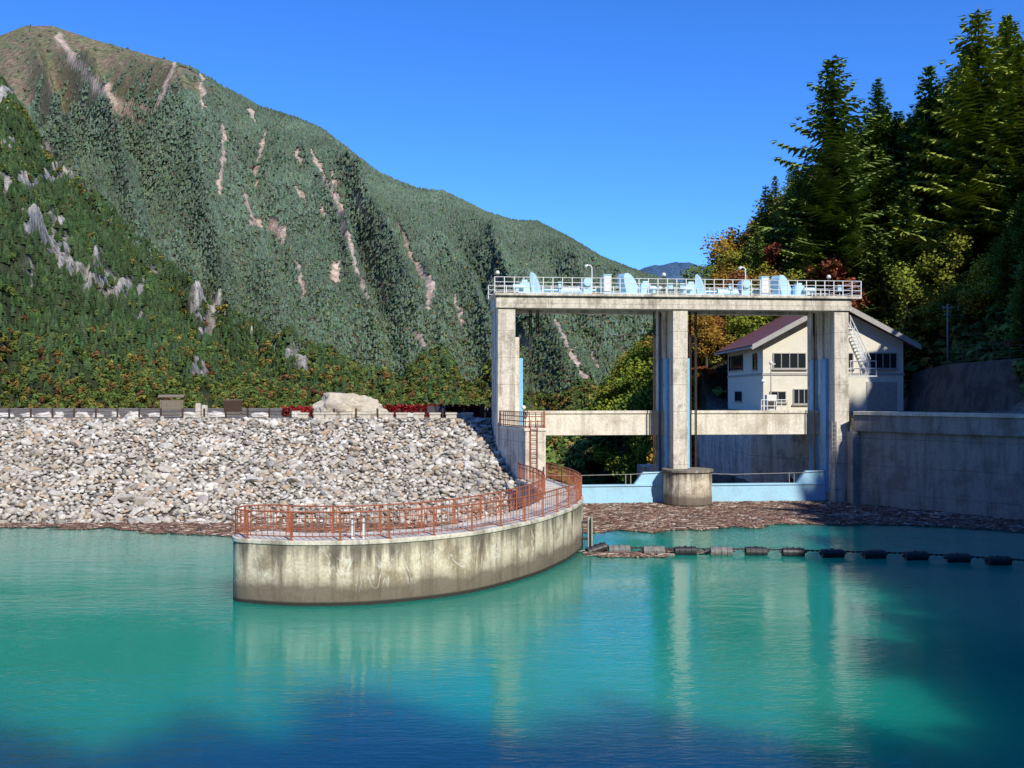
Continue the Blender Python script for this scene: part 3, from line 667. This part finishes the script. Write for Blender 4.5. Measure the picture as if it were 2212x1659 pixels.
_b('platform_beam',MB().box(-.12,24.42,-.12,0.9,13.2,14.0).box(-.12,24.42,3.9,4.82,13.2,14.0).box(-.12,1.3,0.9,3.9,13.2,14).box(11.7,13.1,.9,3.9,13.2,14).box(23.0,24.42,.9,3.9,13.2,14).box(1.3,11.7,.9,3.9,13.75,14).box(13.1,23.0,.9,3.9,13.75,14),'conc',gt,0)
_b('platform_slab',MB().box(-.25,25.1,-.3,5.0,14.003,14.17),'conc',gt,.02)
_b('pier_buttress',MB().box(1.185,1.56,1.0,4.7,-4,11.3),'conc',gt,.03)
_b('pier_base',MB().box(11.5,13.3,-0.2,9,-4,2.1),'conc',gt,.03)
mb=MB(); n=20; cx,cy=12.85,-.1
mb.prism([(cx+1.62*math.cos(2*math.pi*i/n),cy+1.62*math.sin(2*math.pi*i/n)) for i in range(n)],-4,2.25)
mb.prism([(cx+1.72*math.cos(2*math.pi*i/n),cy+1.72*math.sin(2*math.pi*i/n)) for i in range(n)],2.253,2.42); _b('pier_nose',mb,'wallc',gt,.02)
for s0,s1,v0,v1,z0,z1 in [(1.565,1.84,1.3,1.6,2,9.9),(11.70,11.9,1.0,1.6,0.6,9.9),(11.70,11.9,2.7,3.4,0.6,9.9),(12.925,13.22,.6,.9,1.2,9.9),(23.03,23.25,1.0,1.9,0.6,9.9),(23.03,23.25,2.8,3.7,0.6,9.9)]:
    _b('gate_guide',MB().box(s0,s1,v0,v1,z0,z1),'strip',gt,.01)
rb=empty('road_bridge',bpt(12,3.5,4.5),'low concrete road bridge crossing between the gate piers','road bridge')
for a,b in ((1.57,11.895),(12.925,23.245)):
    _b('girder',MB().box(a,b,2.6,3.1,4.6,6.1).box(a,b,5.4,5.9,4.6,6.1).box(a,b,3.1,5.4,5.7,5.95),'deck',rb,.02)
    _b('parapet_cap',MB().box(a,b,2.52,3.18,6.103,6.3),'deck',rb,.02)
for i,(a,b) in enumerate(((1.9,11.45),(13.35,23.0))):
    g=empty('spillway_gate',bpt((a+b)/2,2.2,0),'pale blue steel spillway gate just above the driftwood','spillway gate','pair of spillway gates')
    _b('gate_leaf',MB().box(a,b,1.0,1.45,-2,1.18),'gateblue',g,.02)
    _b('top_flange',MB().box(a,b,.93,1.5,1.183,1.28),'gateblue',g,.01)
    _b('raised_end',MB().yprism([(b-2.0,1.283),(b,1.283),(b,2.12),(b-1.35,2.12)],1.05,1.4),'gateblue',g,.02)
    mb=MB().tube([(a,1.0,2.05),(a+3,1.0,1.93),(b-2,1.0,2.0),(b,1.0,2.1)],.018,6)
    for s in (b-2.6,b-2.25): mb.cyl((s,1.0,1.28),(s,1.0,1.97),.028,6)
    _b('hand_rail',mb,'trim',g,0)
for a in (2.35,2.85,11.0,11.4,13.55,13.95,22.5):
    e=empty('hoist_cable',bpt(a,1.9,1.3),'dark hoist cable hanging from the tower platform to the gate','hoist cable','hoist cables')
    lo=6.6 if a<2.5 else 1.3
    if a==2.85: lo=11.5
    _b('wire',MB().cyl((a,1.8,lo),(a,1.8,13.2),.045,5),'steel',e,0); _b('wire',MB().cyl((a+.14,1.95,lo),(a+.14,1.95,13.2),.04,5),'steel',e,0)
    _b('shackle',MB().box(a-.06,a+.2,1.75,2.0,lo-.12,lo+.12),'steel',e,.02)
pmw=MB().box(-.028,.028,-.028,.028,0,1.07).mesh('post'); pmw.materials.append(M['white'])
for v in (-.25,4.95):
    e=empty('platform_railing',bpt(12.4,v,14.17),'white steel railing along the edge of the tower platform','railing','platform railings')
    for hh in (1.05,.72,.40,.08):
        P=[(-.22,v,14.17+hh),(25.05,v,14.17+hh)]
        if v<0: P=[(-.22,4.9,14.17+hh)]+P+[(25.05,4.9,14.17+hh)]
        _b('rail',MB().tube(P,.024,5),'white',e,0)
    for i in range(40):
        s=-.22+i*(25.27/39); o=bpy.data.objects.new('post',pmw); COL.objects.link(o); o.parent=e; p=Vector(bpt(s,v,14.17))-Vector(bpt(12.4,v,14.17)); o.location=p; o.rotation_euler[2]=th
def hood(s,v0,v1,z,w,hgt,yaw,lean=0.0):
    P=[(-.36*w,0),(-.46*w,.5*hgt),(-.46*w,.80*hgt),(-.34*w,.97*hgt),(-.10*w,1.0*hgt),(.14*w,.90*hgt),(.38*w,.66*hgt),(.54*w,.38*hgt),(.62*w,.12*hgt),(.62*w,0)]
    P=[(x-lean*y,z+y) for x,y in P]
    t=MB().yprism(P,v0,v1); vm=(v0+v1)/2
    return t.xf(Matrix.Translation((s,0,0))@Matrix.Translation((0,vm,0))@Matrix.Rotation(yaw,4,'Z')@Matrix.Translation((0,-vm,0)))
for s,yw in ((2.75,-25),(9.2,24),(14.3,-25),(20.15,28)):
    e=empty('gate_hoist',bpt(s,2.0,14.17),'light blue gate hoist with rounded gear guard on the platform','gate hoist','gate hoists')
    lf=(yw<0)
    _b('gear_guard',hood(s,1.3,2.1 if not lf else 1.8,14.35,1.15 if not lf else .55,1.42,rad(yw),.12),'blue',e,.03)
    q=s+(1.1 if not lf else -.8); _b('drum_cover',MB().box(q-.34,q+.34,1.1,1.8,14.35,15.0).box(q-.2,q+.2,1.2,1.7,15.003,15.22),'blue',e,.03)
    _b('base_frame',MB().box(s-1.3,s+1.5,1.0,2.8,14.173,14.34),'blue',e,.02)
    q=s+(1.6 if not lf else -1.35); _b('bearing',MB().cyl((q-.3,.9,14.7),(q+.5,.9,14.7),.17,12).box(q-.1,q+.1,.8,1.1,14.34,14.75),'blue',e,.01)
for s in (6.25,17.4):
    e=empty('hoist_motor',bpt(s,2,14.17),'light blue hoist motor and gearbox on the platform','motor','hoist motors')
    _b('gearbox',MB().box(s-.28,s+.28,1.2,2.2,14.173,15.05).cyl((s,1.0,15.1),(s,2.3,15.1),.30,12),'blue',e,.03)
    _b('motor_body',MB().cyl((s-1.6,1.7,14.55),(s-.35,1.7,14.55),.24,12).cyl((s-1.9,1.7,14.5),(s-1.6,1.7,14.5),.32,12).box(s-1.7,s-.4,1.5,1.9,14.173,14.35),'blue',e,.01)
    for q in ((s+.3,s+1.6),(s-2.9,s-1.9)): _b('drive_shaft',MB().cyl((q[0],1.7,14.6),(q[1],1.7,14.6),.07,8),'blue',e,0)
for s in (7.55,18.6):
    e=empty('control_cabinet',bpt(s,.9,14.17),'light blue control cabinet standing on the platform','control cabinet','control cabinets')
    _b('cabinet_body',MB().box(s-.27,s+.27,.7,1.2,14.26,15.55).box(s-.3,s+.3,.66,1.24,15.553,15.6).box(s-.22,s+.22,.75,1.15,14.173,14.257),'blue',e,.015)
    _b('cabinet_door',MB().box(s-.23,s+.23,.675,.699,14.35,15.45),'white',e,.005)
for s in (11.7,12.5,4.2,15.9,23.6):
    e=empty('junction_box',bpt(s,-.1,14.17),'small light blue junction box on the platform railing','junction box','junction boxes')
    _b('box_body',MB().box(s-.16,s+.16,-.18,.05,14.5,14.95),'blue',e,.01); _b('stand',MB().cyl((s,-.07,14.173),(s,-.07,14.5),.03,6),'blue',e,0)
for s,v in ((0.0,.1),(11.3,.1),(22.9,.1)):
    e=empty('globe_lamp',bpt(s,v,14.17),'small globe lamp on a short post at the platform edge','lamp','globe lamps')
    _b('lamp_post',MB().cyl((s,v,14.173),(s,v,15.35),.03,6).cyl((s,v,15.33),(s,v,15.4),.1,8,.12),'steel',e,0)
    _b('globe',MB().sphere((s,v,15.53),.15),'globe',e,0,True)
for s in (6.9,18.0):
    e=empty('platform_lamp',bpt(s,3,14.17),'tall white lamp pole with curved arm on the platform','lamp','curved lamps')
    pts_=[(s,3,14.173),(s,3,16.3)]+[(s-.22+.22*math.cos(a),3,16.3+.2*math.sin(a)) for a in (0.5,1.0,1.57,2.2)]
    _b('lamp_post',MB().tube(pts_,.045,8),'white',e,0); _b('lamp_head',MB().cyl((s-.3,3,16.5),(s-.5,2.9,16.38),.07,8,.1),'white',e,0)
e=empty('steel_staircase',bpt(25,1.4,8.7),'white steel staircase hanging on the side of the gate tower','staircase')
BF=[(0,1,2,3),(4,7,6,5),(0,4,5,1),(1,5,6,2),(2,6,7,3),(3,7,4,0)]
for v in (.3,1.05):
    _b('stringer',MB().add([(24.4,v,12.0),(24.6,v,12.0),(26.0,v,9.0),(25.8,v,8.85),(24.4,v+.05,12.0),(24.6,v+.05,12.0),(26.0,v+.05,9.0),(25.8,v+.05,8.85)],BF),'white',e,0)
for i in range(13): s=24.55+i*.107; z=11.85-i*.235; _b('tread',MB().box(s-.1,s+.12,.3,1.08,z-.025,z+.025),'white',e,0)
for v in (.3,1.05):
    mb=MB(); mb.cyl((24.5,v,12.9),(26.0,v,9.9),.035,6).cyl((24.5,v,12.45),(26.0,v,9.4),.025,6)
    for i in range(6): s=24.55+i*.28; z=11.9-i*.58; mb.cyl((s,v,z),(s,v,z+1.0),.025,5)
    _b('hand_rail',mb,'white',e,0)
for v in (.1,1.25):
    mb=MB()
    for hh in (.5,1.0): mb.cyl((24.4,v,8.75+hh),(26.3,v,8.75+hh),.03,6)
    for s in (24.45,25.1,25.7,26.3): mb.cyl((s,v,8.75),(s,v,9.75),.028,5)
    _b('hand_rail',mb,'white',e,0)
_b('landing',MB().box(24.32,26.35,.05,1.3,8.66,8.75),'white',e,0); _b('landing',MB().box(24.32,24.75,.2,1.2,11.95,12.0),'white',e,0)
e=empty('ladder',bpt(23.6,-.2,1),'grey steel ladder fixed to the pier above the water','ladder')
_b('side_rail',MB().box(23.0,23.03,-.12,-.06,1.6,5.6),'trim',e,0); _b('side_rail',MB().box(23.32,23.35,-.12,-.06,1.6,5.6),'trim',e,0)
for i in range(13): _b('rung',MB().cyl((23.02,-.09,1.8+i*.3),(23.34,-.09,1.8+i*.3),.014,5),'trim',e,0)

# ------------------------------------------------------------ right retaining wall
L=(27,62,0); e=empty('retaining_wall',L,'long shaded concrete retaining wall dropping into the water','retaining wall')
W=[(23.35,67.6),(30.6,58.2),(38,48),(36,30),(30,12),(28,9.5)]
def wallstrip(W,t0,t1,z0,z1):
    P=[Vector(p).to_3d() for p in W]; a=offset(P,t0); b=offset(P,t1); return MB().prism([(p.x,p.y) for p in a]+[(p.x,p.y) for p in b[::-1]],z0,z1)
obj('wall_body',wallstrip(W,0,2.6,-5,4.95),'concg',e,L,.03)
obj('parapet',wallstrip(W,-.22,2.6,4.953,6.05),'concg',e,L,.03)
obj('coping',wallstrip(W,-.32,.6,6.053,6.3),'deck',e,L,.02)
obj('pilaster',MB().box(23.0,23.6,67.3,69.5,-4,4.9),'concg',e,L,.03)
L=(20,85,-5); e=empty('chute_wall',L,'grey concrete side wall of the spillway chute','chute wall')
cw=[Vector(p+(0,)) for p in ((22.6,71.6),(18.6,77.6),(18.2,101))]; cwb=[Vector(p+(0,)) for p in ((23.4,72.1),(19.4,78),(19.0,101))]
obj('wall_body',MB().prism([(p.x,p.y) for p in cw]+[(p.x,p.y) for p in cwb[::-1]],-9,5.6),'conc',e,L,.02)
obj('coping',MB().prism([(p.x-.1,p.y-.05) for p in cw]+[(p.x+.05,p.y) for p in cwb[::-1]],5.603,5.85),'concg',e,L,.0)
L=(36,76,6); e=empty('slope_wall',L,'steep shotcrete wall with shade-darkened colour below the fence at the forest foot','slope wall')
P0=[(33.9,86),(34.6,81),(38.7,71),(41,62),(44,50)]; top=[9.2,9.8,10.2,10.4,10.6]; V=[];F=[]
for (x,y),t in zip(P0,top): V+= [(x,y,5.9),(x+.9,y+.4,t),(x+2.2,y+.9,t),(x+2.2,y+.9,5.9)]
for i in range(4):
    for k in range(4): F.append((i*4+k,i*4+(k+1)%4,(i+1)*4+(k+1)%4,(i+1)*4+k))
F+=[(0,1,2,3),(16,19,18,17)]; obj('wall_face',MB().add(V,F),'concd',e,L)
mb=MB(); cp=[Vector((x+1.1,y+.5,t+.0)) for (x,y),t in zip(P0,top)]
for a,b in zip(cp[:-1],cp[1:]): mb.cyl(a,b,.12,6)
obj('capping',mb,'concd',e,L)
L=(37,77,10); e=empty('wire_fence',L,'dark wire fence on top of the slope wall','fence')
mb=MB()
for a,b in zip(cp[1:-1],cp[2:]):
    for hh in (.3,.7,1.1,1.5): mb.cyl(a+Vector((0,0,hh)),b+Vector((0,0,hh)),.02,4)
obj('wire_mesh',mb,'steel',e,L); pf=MB().cyl((0,0,0),(0,0,1.6),.04,6).mesh('post'); pf.materials.append(M['steel'])
for p in resample(cp[1:],1.5):
    o=bpy.data.objects.new('post',pf); COL.objects.link(o); o.parent=e; o.location=p-Vector(L)
L=(39.4,90,9); e=empty('utility_pole',L,'thin dark utility pole with short crossarms by the forest','utility pole')
obj('pole',MB().cyl((39.4,90,7),(39.4,90,15.6),.09,8,.07),'trim',e,L); obj('crossarm',MB().box(38.9,39.9,89.95,90.05,15.2,15.3).cyl((39.0,90,15.3),(39.0,90,15.45),.04,6).cyl((39.8,90,15.3),(39.8,90,15.45),.04,6),'trim',e,L); obj('crossarm',MB().box(39.1,39.7,89.95,90.05,14.6,14.68),'trim',e,L)

# ------------------------------------------------------------ control house
L=(27.2,91,6); hs=empty('control_house',L,'two-storey cream control house with maroon gable roof','building')
x0,x1,y0,y1=21.25,33.15,84.3,98; xm=(x0+x1)/2; ez=11.9; ap=15.1
obj('wall',MB().yprism([(x0,4),(x1,4),(x1,ez),(xm,ap-.15),(x0,ez)],y0,y1),'cream',hs,L,.02)
def rf(sgn):
    a=xm; b=(x0-1.1) if sgn<0 else (x1+1.1); sl=(ap-ez)/(xm-x0); zb=ez-1.1*sl
    return MB().yprism([(a,ap+.0),(b,zb),(b,zb+.3),(a,ap+.34)],y0-.9,y1+.8)
obj('roof',rf(-1),'roof',hs,L,.01); obj('roof',rf(1),'roof',hs,L,.01)
sl=(ap-ez)/(xm-x0)
for sg in (-1,1):
    b=(x0-1.13) if sg<0 else (x1+1.13); zb=ez-1.13*sl; obj('barge_board',MB().yprism([(xm,ap-.12),(b,zb-.12),(b,zb+.32),(xm,ap+.36)],y0-.98,y0-.903),'trim',hs,L)
obj('belt_course',MB().box(x0-.06,x1+.06,y0-.06,y0-.003,9.05,9.25).box(x0-.06,x0-.003,y0,y1,9.05,9.25),'trim',hs,L)
def window(ax,a0,a1,z0,z1,panes,c):
    w=.07; mb=MB(); g=MB()
    def bx(m,u0,u1,za,zb,d0,d1):
        if ax=='y': m.box(u0,u1,c-d1,c-d0,za,zb)
        else: m.box(c-d1,c-d0,u0,u1,za,zb)
    for u0,u1,za,zb in ((a0,a1,z0,z0+w),(a0,a1,z1-w,z1),(a0,a0+w,z0+w,z1-w),(a1-w,a1,z0+w,z1-w)): bx(mb,u0,u1,za,zb,.003,.10)
    for i in range(1,panes): u=a0+(a1-a0)*i/panes; bx(mb,u-.03,u+.03,z0+w,z1-w,.003,.08)
    bx(g,a0+w,a1-w,z0+w,z1-w,.003,.03)
    wn=obj('window',mb,'steel' if ax=='x' else 'trim',hs,L); gl=bpy.data.objects.new('glass',g.mesh('glass')); gl.data.materials.append(M['glass']); COL.objects.link(gl); gl.parent=wn; 
    s=MB(); bx(s,a0-.1,a1+.1,z0-.1,z0-.003,.003,.18); so=bpy.data.objects.new('sill',s.mesh('sill')); so.data.materials.append(M['trim']); COL.objects.link(so); so.parent=wn
window('y',22.1,24.9,9.6,10.95,4,y0); window('y',26.3,28.9,9.6,10.95,4,y0); window('y',30.2,32.6,9.6,10.95,4,y0)
window('y',21.8,23.2,6.75,7.7,2,y0); window('y',23.8,25.2,6.6,7.9,3,y0); window('y',27,28.5,6.75,7.9,2,y0)
window('x',91.5,97.2,9.7,11.1,5,x0); window('x',86.2,87.6,9.6,11.0,1,x0); window('x',92,94.6,6.8,7.7,2,x0)
mb=MB().box(30.0,32.6,y0-.05,y0-.003,6.0,8.5)
for i in range(16): mb.box(30.05,32.55,y0-.08,y0-.05,6.05+i*.15,6.13+i*.15)
obj('door',mb,'shutter',hs,L); obj('gutter',MB().cyl((x0-1.15,y0-.9,ez-1.1*sl+.05),(x0-1.15,y1+.8,ez-1.1*sl+.05),.09,8),'trim',hs,L)
obj('drain_pipe',MB().cyl((25.9,y0-.12,6),(25.9,y0-.12,12.6),.06,8),'trim',hs,L)
L=(23.0,80,6); e=empty('yard_railing',L,'white pipe railing around a small unit in the yard','railing')
for hh in (.5,1.0): obj('rail',MB().tube([(19.9,79.5,6+hh),(22.0,79.5,6+hh),(22.0,81,6+hh)],.035,6),'white',e,L)
for x in (19.9,20.4,20.95,21.5,22.0): obj('post',MB().cyl((x,79.5,5.9),(x,79.5,7.0),.035,6),'white',e,L)
for x,y,hh in ((20.3,80.5,2.4),(21.2,81.5,3.9)):
    e=empty('yard_lamp',(x,y,6),'slim grey lamp pole in the house yard','lamp','yard lamps'); obj('lamp_post',MB().cyl((0,0,-.1),(0,0,hh),.06,8,.04),'trim',e); obj('lamp_head',MB().sphere((0,0,hh+.12),.16).box(-.05,.35,-.06,.06,hh-.02,hh+.06),'white',e)
L=(20.9,80.5,6); e=empty('outdoor_unit',L,'white outdoor equipment unit standing in the yard','equipment box')
obj('casing',MB().box(20.5,21.3,80.1,80.8,6.0,7.4),'white',e,L,.03); obj('vent_grille',MB().box(20.58,21.22,80.07,80.098,6.3,6.9),'steel',e,L)

# ------------------------------------------------------------ terrace things
L=(-19,72.6,5.7); e=empty('rope_fence',L,'dark brown timber post and rope fence along the dam crest','fence')
pm2=MB().cyl((0,0,-.3),(0,0,.68),.075,8,.07).cyl((0,0,.68),(0,0,.73),.07,8,.04).mesh('post'); pm2.materials.append(M['brown'])
xs=[-1.9-1.58*i for i in range(28)]
for i,x in enumerate(xs):
    o=bpy.data.objects.new('post',pm2); COL.objects.link(o); o.parent=e; o.location=(x-L[0],0,0); o.rotation_euler=(U(-.03,.03),U(-.03,.03),0)
for z,sg in ((.56,.10),(.3,.08)):
    P=[(x-1.58*k/6,72.6,5.7+z-sg*4*(k/6)*(1-k/6)) for x in xs[:-1] for k in range(6)]; obj('rope',MB().tube(P,.013,5),'brown',e,L)
def sx_(px,y): return (px-1106)/FOC*y
L=(-25.1,73.5,5.7); e=empty('notice_board',L,'weathered grey timber notice board with small roof','notice board')
for x in (-25.9,-24.3): obj('post',MB().box(x-.06,x+.06,73.4,73.5,5.5,7.3),'wood',e,L)
obj('board',MB().box(-25.83,-24.37,73.42,73.5,6.3,7.05),'wood',e,L,.01); obj('roof',MB().xprism([(73.2,7.22),(73.45,7.34),(73.7,7.22),(73.7,7.28),(73.45,7.42),(73.2,7.28)],-26.05,-24.15),'wood',e,L)
obj('brace',MB().box(-25.83,-24.37,73.43,73.48,5.95,6.03),'wood',e,L)
L=(-23,73.5,5.7); e=empty('stone_marker',L,'pale granite marker of two upright slabs on a plinth','stone marker')
obj('slab',MB().box(-23.35,-22.98,73.4,73.7,5.8,6.78),'pale',e,L,.04); obj('slab',MB().box(-22.9,-22.5,73.45,73.7,5.8,6.65),'pale',e,L,.04); obj('plinth',MB().box(-23.5,-22.35,73.3,73.85,5.6,5.8),'pale',e,L,.02)
L=(-20.6,73.6,5.7); e=empty('sign_board',L,'dark brown sign board on two timber legs','sign')
for x in (-21.15,-20.0): obj('post',MB().box(x-.05,x+.05,73.5,73.6,5.5,6.9),'wood',e,L)
obj('board',MB().box(-21.25,-19.9,73.42,73.497,6.15,7.0),'brown',e,L,.01); obj('frame',MB().box(-21.3,-19.85,73.40,73.52,7.003,7.06).box(-21.3,-19.85,73.4,73.52,6.08,6.147),'wood',e,L)
L=(-5.4,76,5.7); e=empty('low_sign',L,'low dark information sign on short legs','sign')
obj('board',MB().add([(-6.4,75,6.05),(-5.0,75,6.05),(-5.0,75.4,6.55),(-6.4,75.4,6.55),(-6.4,75.05,6.0),(-5.0,75.05,6.0),(-5.0,75.45,6.5),(-6.4,75.45,6.5)],BF),'steel',e,L)
for x in (-6.15,-5.25): obj('post',MB().box(x-.05,x+.05,75.2,75.3,5.6,6.2),'steel',e,L)
def rockobj(name,L,sc,seed,mat,label,cat,group=None,sub=4,amp=.22):
    bm=bmesh.new(); bmesh.ops.create_icosphere(bm,subdivisions=sub,radius=1)
    for v in bm.verts:
        n=mn.fractal(v.co*1.3+Vector((seed*7,0,0)),1.0,2.0,5); r_=1+amp*n*1.6
        q=v.co*r_; q.z=max(q.z,-.3); 
        q.z=min(q.z,0.92+.12*n); v.co=Vector((q.x*sc[0],q.y*sc[1],q.z*sc[2]))
    me=bpy.data.meshes.new(name); bm.to_mesh(me); bm.free(); me.materials.append(M[mat]); o=bpy.data.objects.new(name,me); COL.objects.link(o); o.location=L; tag(o,label,cat,group); return o
rockobj('display_boulder',(-12.4,75.6,5.8),(2.8,1.4,1.75),3,'bigrock','very large pale boulder displayed on the dam terrace','boulder',sub=5,amp=.2)
for i,px in enumerate([12,60,95,130,175,210,250,290,330,410,455,470,560,640,655,880,1000]):
    rockobj('edging_stone',(sx_(px,76),76+U(-.3,.3),5.75),(U(.35,.8),.35,U(.25,.45)),i+5,'whitestone','white edging stone lying on the terrace','stone','white edging stones',2,.3)
for px in (655,690,715,748,790,838,868,905,940,975,1010):
    e=empty('stone_bench',(sx_(px,72.2),72.2,5.72),'low pale granite bench block beside the rope fence','stone bench','granite bench blocks')
    obj('seat',MB().box(-.42,.42,-.2,.2,.26,.40),'pale',e,None,.02); obj('leg',MB().box(-.38,.38,-.15,.15,-.2,.257),'pale',e,None,.02)
def hedge(x0,x1,y,h,lab):
    n=int((x1-x0)*900); r=rng; V=np.stack([r.uniform(x0,x1,n),y+r.uniform(-.5,.5,n),5.75+r.uniform(0,h,n)*np.sqrt(r.uniform(.3,1,n))],-1)
    q=np.array([(-1,-.6,0),(1,-.6,0),(0.7,.7,0),(-.7,.7,0)],float); s=r.uniform(.05,.12,n)
    P,F,C=inst(q,np.array([(0,1,2,3)]),V,np.stack([s,s,s],-1),rotr(n),np.ones((n,3)))
    o=numesh('hedge',P,F,None,'hedge'); tag(o,lab,'hedge','red hedges')
hedge(-17.6,-15.4,76.5,.8,'low clipped hedge with deep red autumn leaves')
hedge(-9.8,-2.4,77.0,.95,'long low clipped hedge with deep red leaves')
hedge(-1.9,-1.2,75.0,.5,'small clump of red hedge beside the tower')
L=(-2.1,73.0,5.7); e=empty('timber_gate_post',L,'thick brown timber post pair at the fence end','timber post')
obj('post',MB().box(-2.3,-2.0,72.9,73.2,5.5,6.75),'brown',e,L,.02); obj('post',MB().box(-1.75,-1.5,72.9,73.15,5.5,6.5),'brown',e,L,.02); obj('plank',MB().box(-2.0,-1.75,72.95,73.05,6.1,6.3),'wood',e,L)

# ------------------------------------------------------------ drum boom
def drum(loc,rot,mat,label):
    e=bpy.data.objects.new('float_drum',None); e.location=loc; e.rotation_euler=rot; COL.objects.link(e); tag(e,label,'float','floating drums on the boom')
    mb=MB(); prof=[(-.50,.20),(-.48,.235),(-.30,.235),(-.29,.265),(-.25,.265),(-.24,.235),(-.02,.235),(-.01,.265),(.03,.265),(.04,.235),(.26,.235),(.27,.265),(.31,.265),(.32,.235),(.48,.235),(.50,.20)]
    for (a,r1),(b,r2) in zip(prof[:-1],prof[1:]): mb.cyl((a,0,0),(b,0,0),r1,16,r2,False)
    mb.cyl((-.5,0,0),(-.49,0,0),.20,16).cyl((.49,0,0),(.5,0,0),.20,16)
    obj('drum_body',mb,mat,e)
    for s in (-1,1): obj('collar',MB().cyl((s*.62,0,.05),(s*.5,0,.05),.05,8),'steel',e)
dr=[]
for px,py in [(1288,1193),(1338,1194),(1412,1196),(1480,1197),(1557,1198),(1632,1198),(1712,1200),(1797,1203),(1887,1205),(1977,1208),(2067,1213),(2155,1219),(2245,1225),(2335,1231)]:
    y=16125/(py-850); dr.append((sx_(px,y),y))
for i,(x,y) in enumerate(dr):
    g=i in (1,2,4); drum((x,y,.14),(U(-.3,.3),rad(-14) if i==0 else U(-.03,.03),rad(20) if i==0 else U(-.08,.08)),'greyd' if g else 'black','worn grey ribbed float drum on the boom' if g else ('tilted black ribbed float drum next to the wall' if i==0 else 'black ribbed float drum on the boom line'))
L=(14,46,0); e=empty('boom_chain',L,'dark chain linking the floating drums','chain'); mb=MB(); PP=[]
for (a,b),(c,d) in zip(dr[:-1],dr[1:]):
    P=[(a+(c-a)*k/8,b+(d-b)*k/8+.05,.36-.10*4*(k/8)*(1-k/8)) for k in range(9)]; PP+=P[:-1]
mb.tube(PP,.028,5)
for q in PP: mb.box(q[0]-.06,q[0]+.06,q[1]-.04,q[1]+.04,q[2]-.04,q[2]+.04)
obj('chain_links',mb,'steel',e,L)
L=(.75,64,5.4); e=empty('globe_lamp',L,'small globe lamp on a short post by the abutment','lamp','globe lamps')
obj('lamp_post',MB().cyl((.75,64,5.3),(.75,64,6.45),.035,6),'steel',e,L); obj('globe',MB().sphere((.75,64,6.6),.15),'globe',e,L,0,True)

# ------------------------------------------------------------ light, sky, camera
az=rad(154); el=rad(39)
ts=Vector((math.sin(az)*math.cos(el),math.cos(az)*math.cos(el),math.sin(el)))
sun=bpy.data.lights.new('sun','SUN'); sun.energy=5.0; sun.angle=rad(.5); sun.color=(1,.94,.83)
so=bpy.data.objects.new('sun',sun); so.rotation_euler=ts.to_track_quat('Z','Y').to_euler(); so.location=(60,-90,120); COL.objects.link(so)
w=bpy.data.worlds.new('World'); S.world=w; w.use_nodes=True; nt=w.node_tree
sk=nd(nt,'ShaderNodeTexSky',sky_type='NISHITA'); sk.sun_disc=False; sk.sun_elevation=el; sk.sun_rotation=az; sk.altitude=1200; sk.air_density=1.0; sk.dust_density=0.2; sk.ozone_density=3.0
hs_=nd(nt,'ShaderNodeHueSaturation',{'Saturation':1.2,'Value':1.0,'Color':sk.outputs[0]})
tint=mixc(nt,1.0,hs_.outputs[0],(0.75,1.25,2.0),'MULTIPLY')
bg=nt.nodes['Background']; nt.links.new(tint,bg.inputs[0]); bg.inputs[1].default_value=0.11
cam=bpy.data.cameras.new('camera'); cam.lens=35; cam.sensor_width=36; cam.clip_end=12000; cam.clip_start=.1
co=bpy.data.objects.new('camera',cam); co.location=(0,0,7.5); co.rotation_euler=(rad(90.55),0,0); COL.objects.link(co); S.camera=co
S.view_settings.view_transform='Standard'; S.view_settings.look='None'; S.view_settings.exposure=0
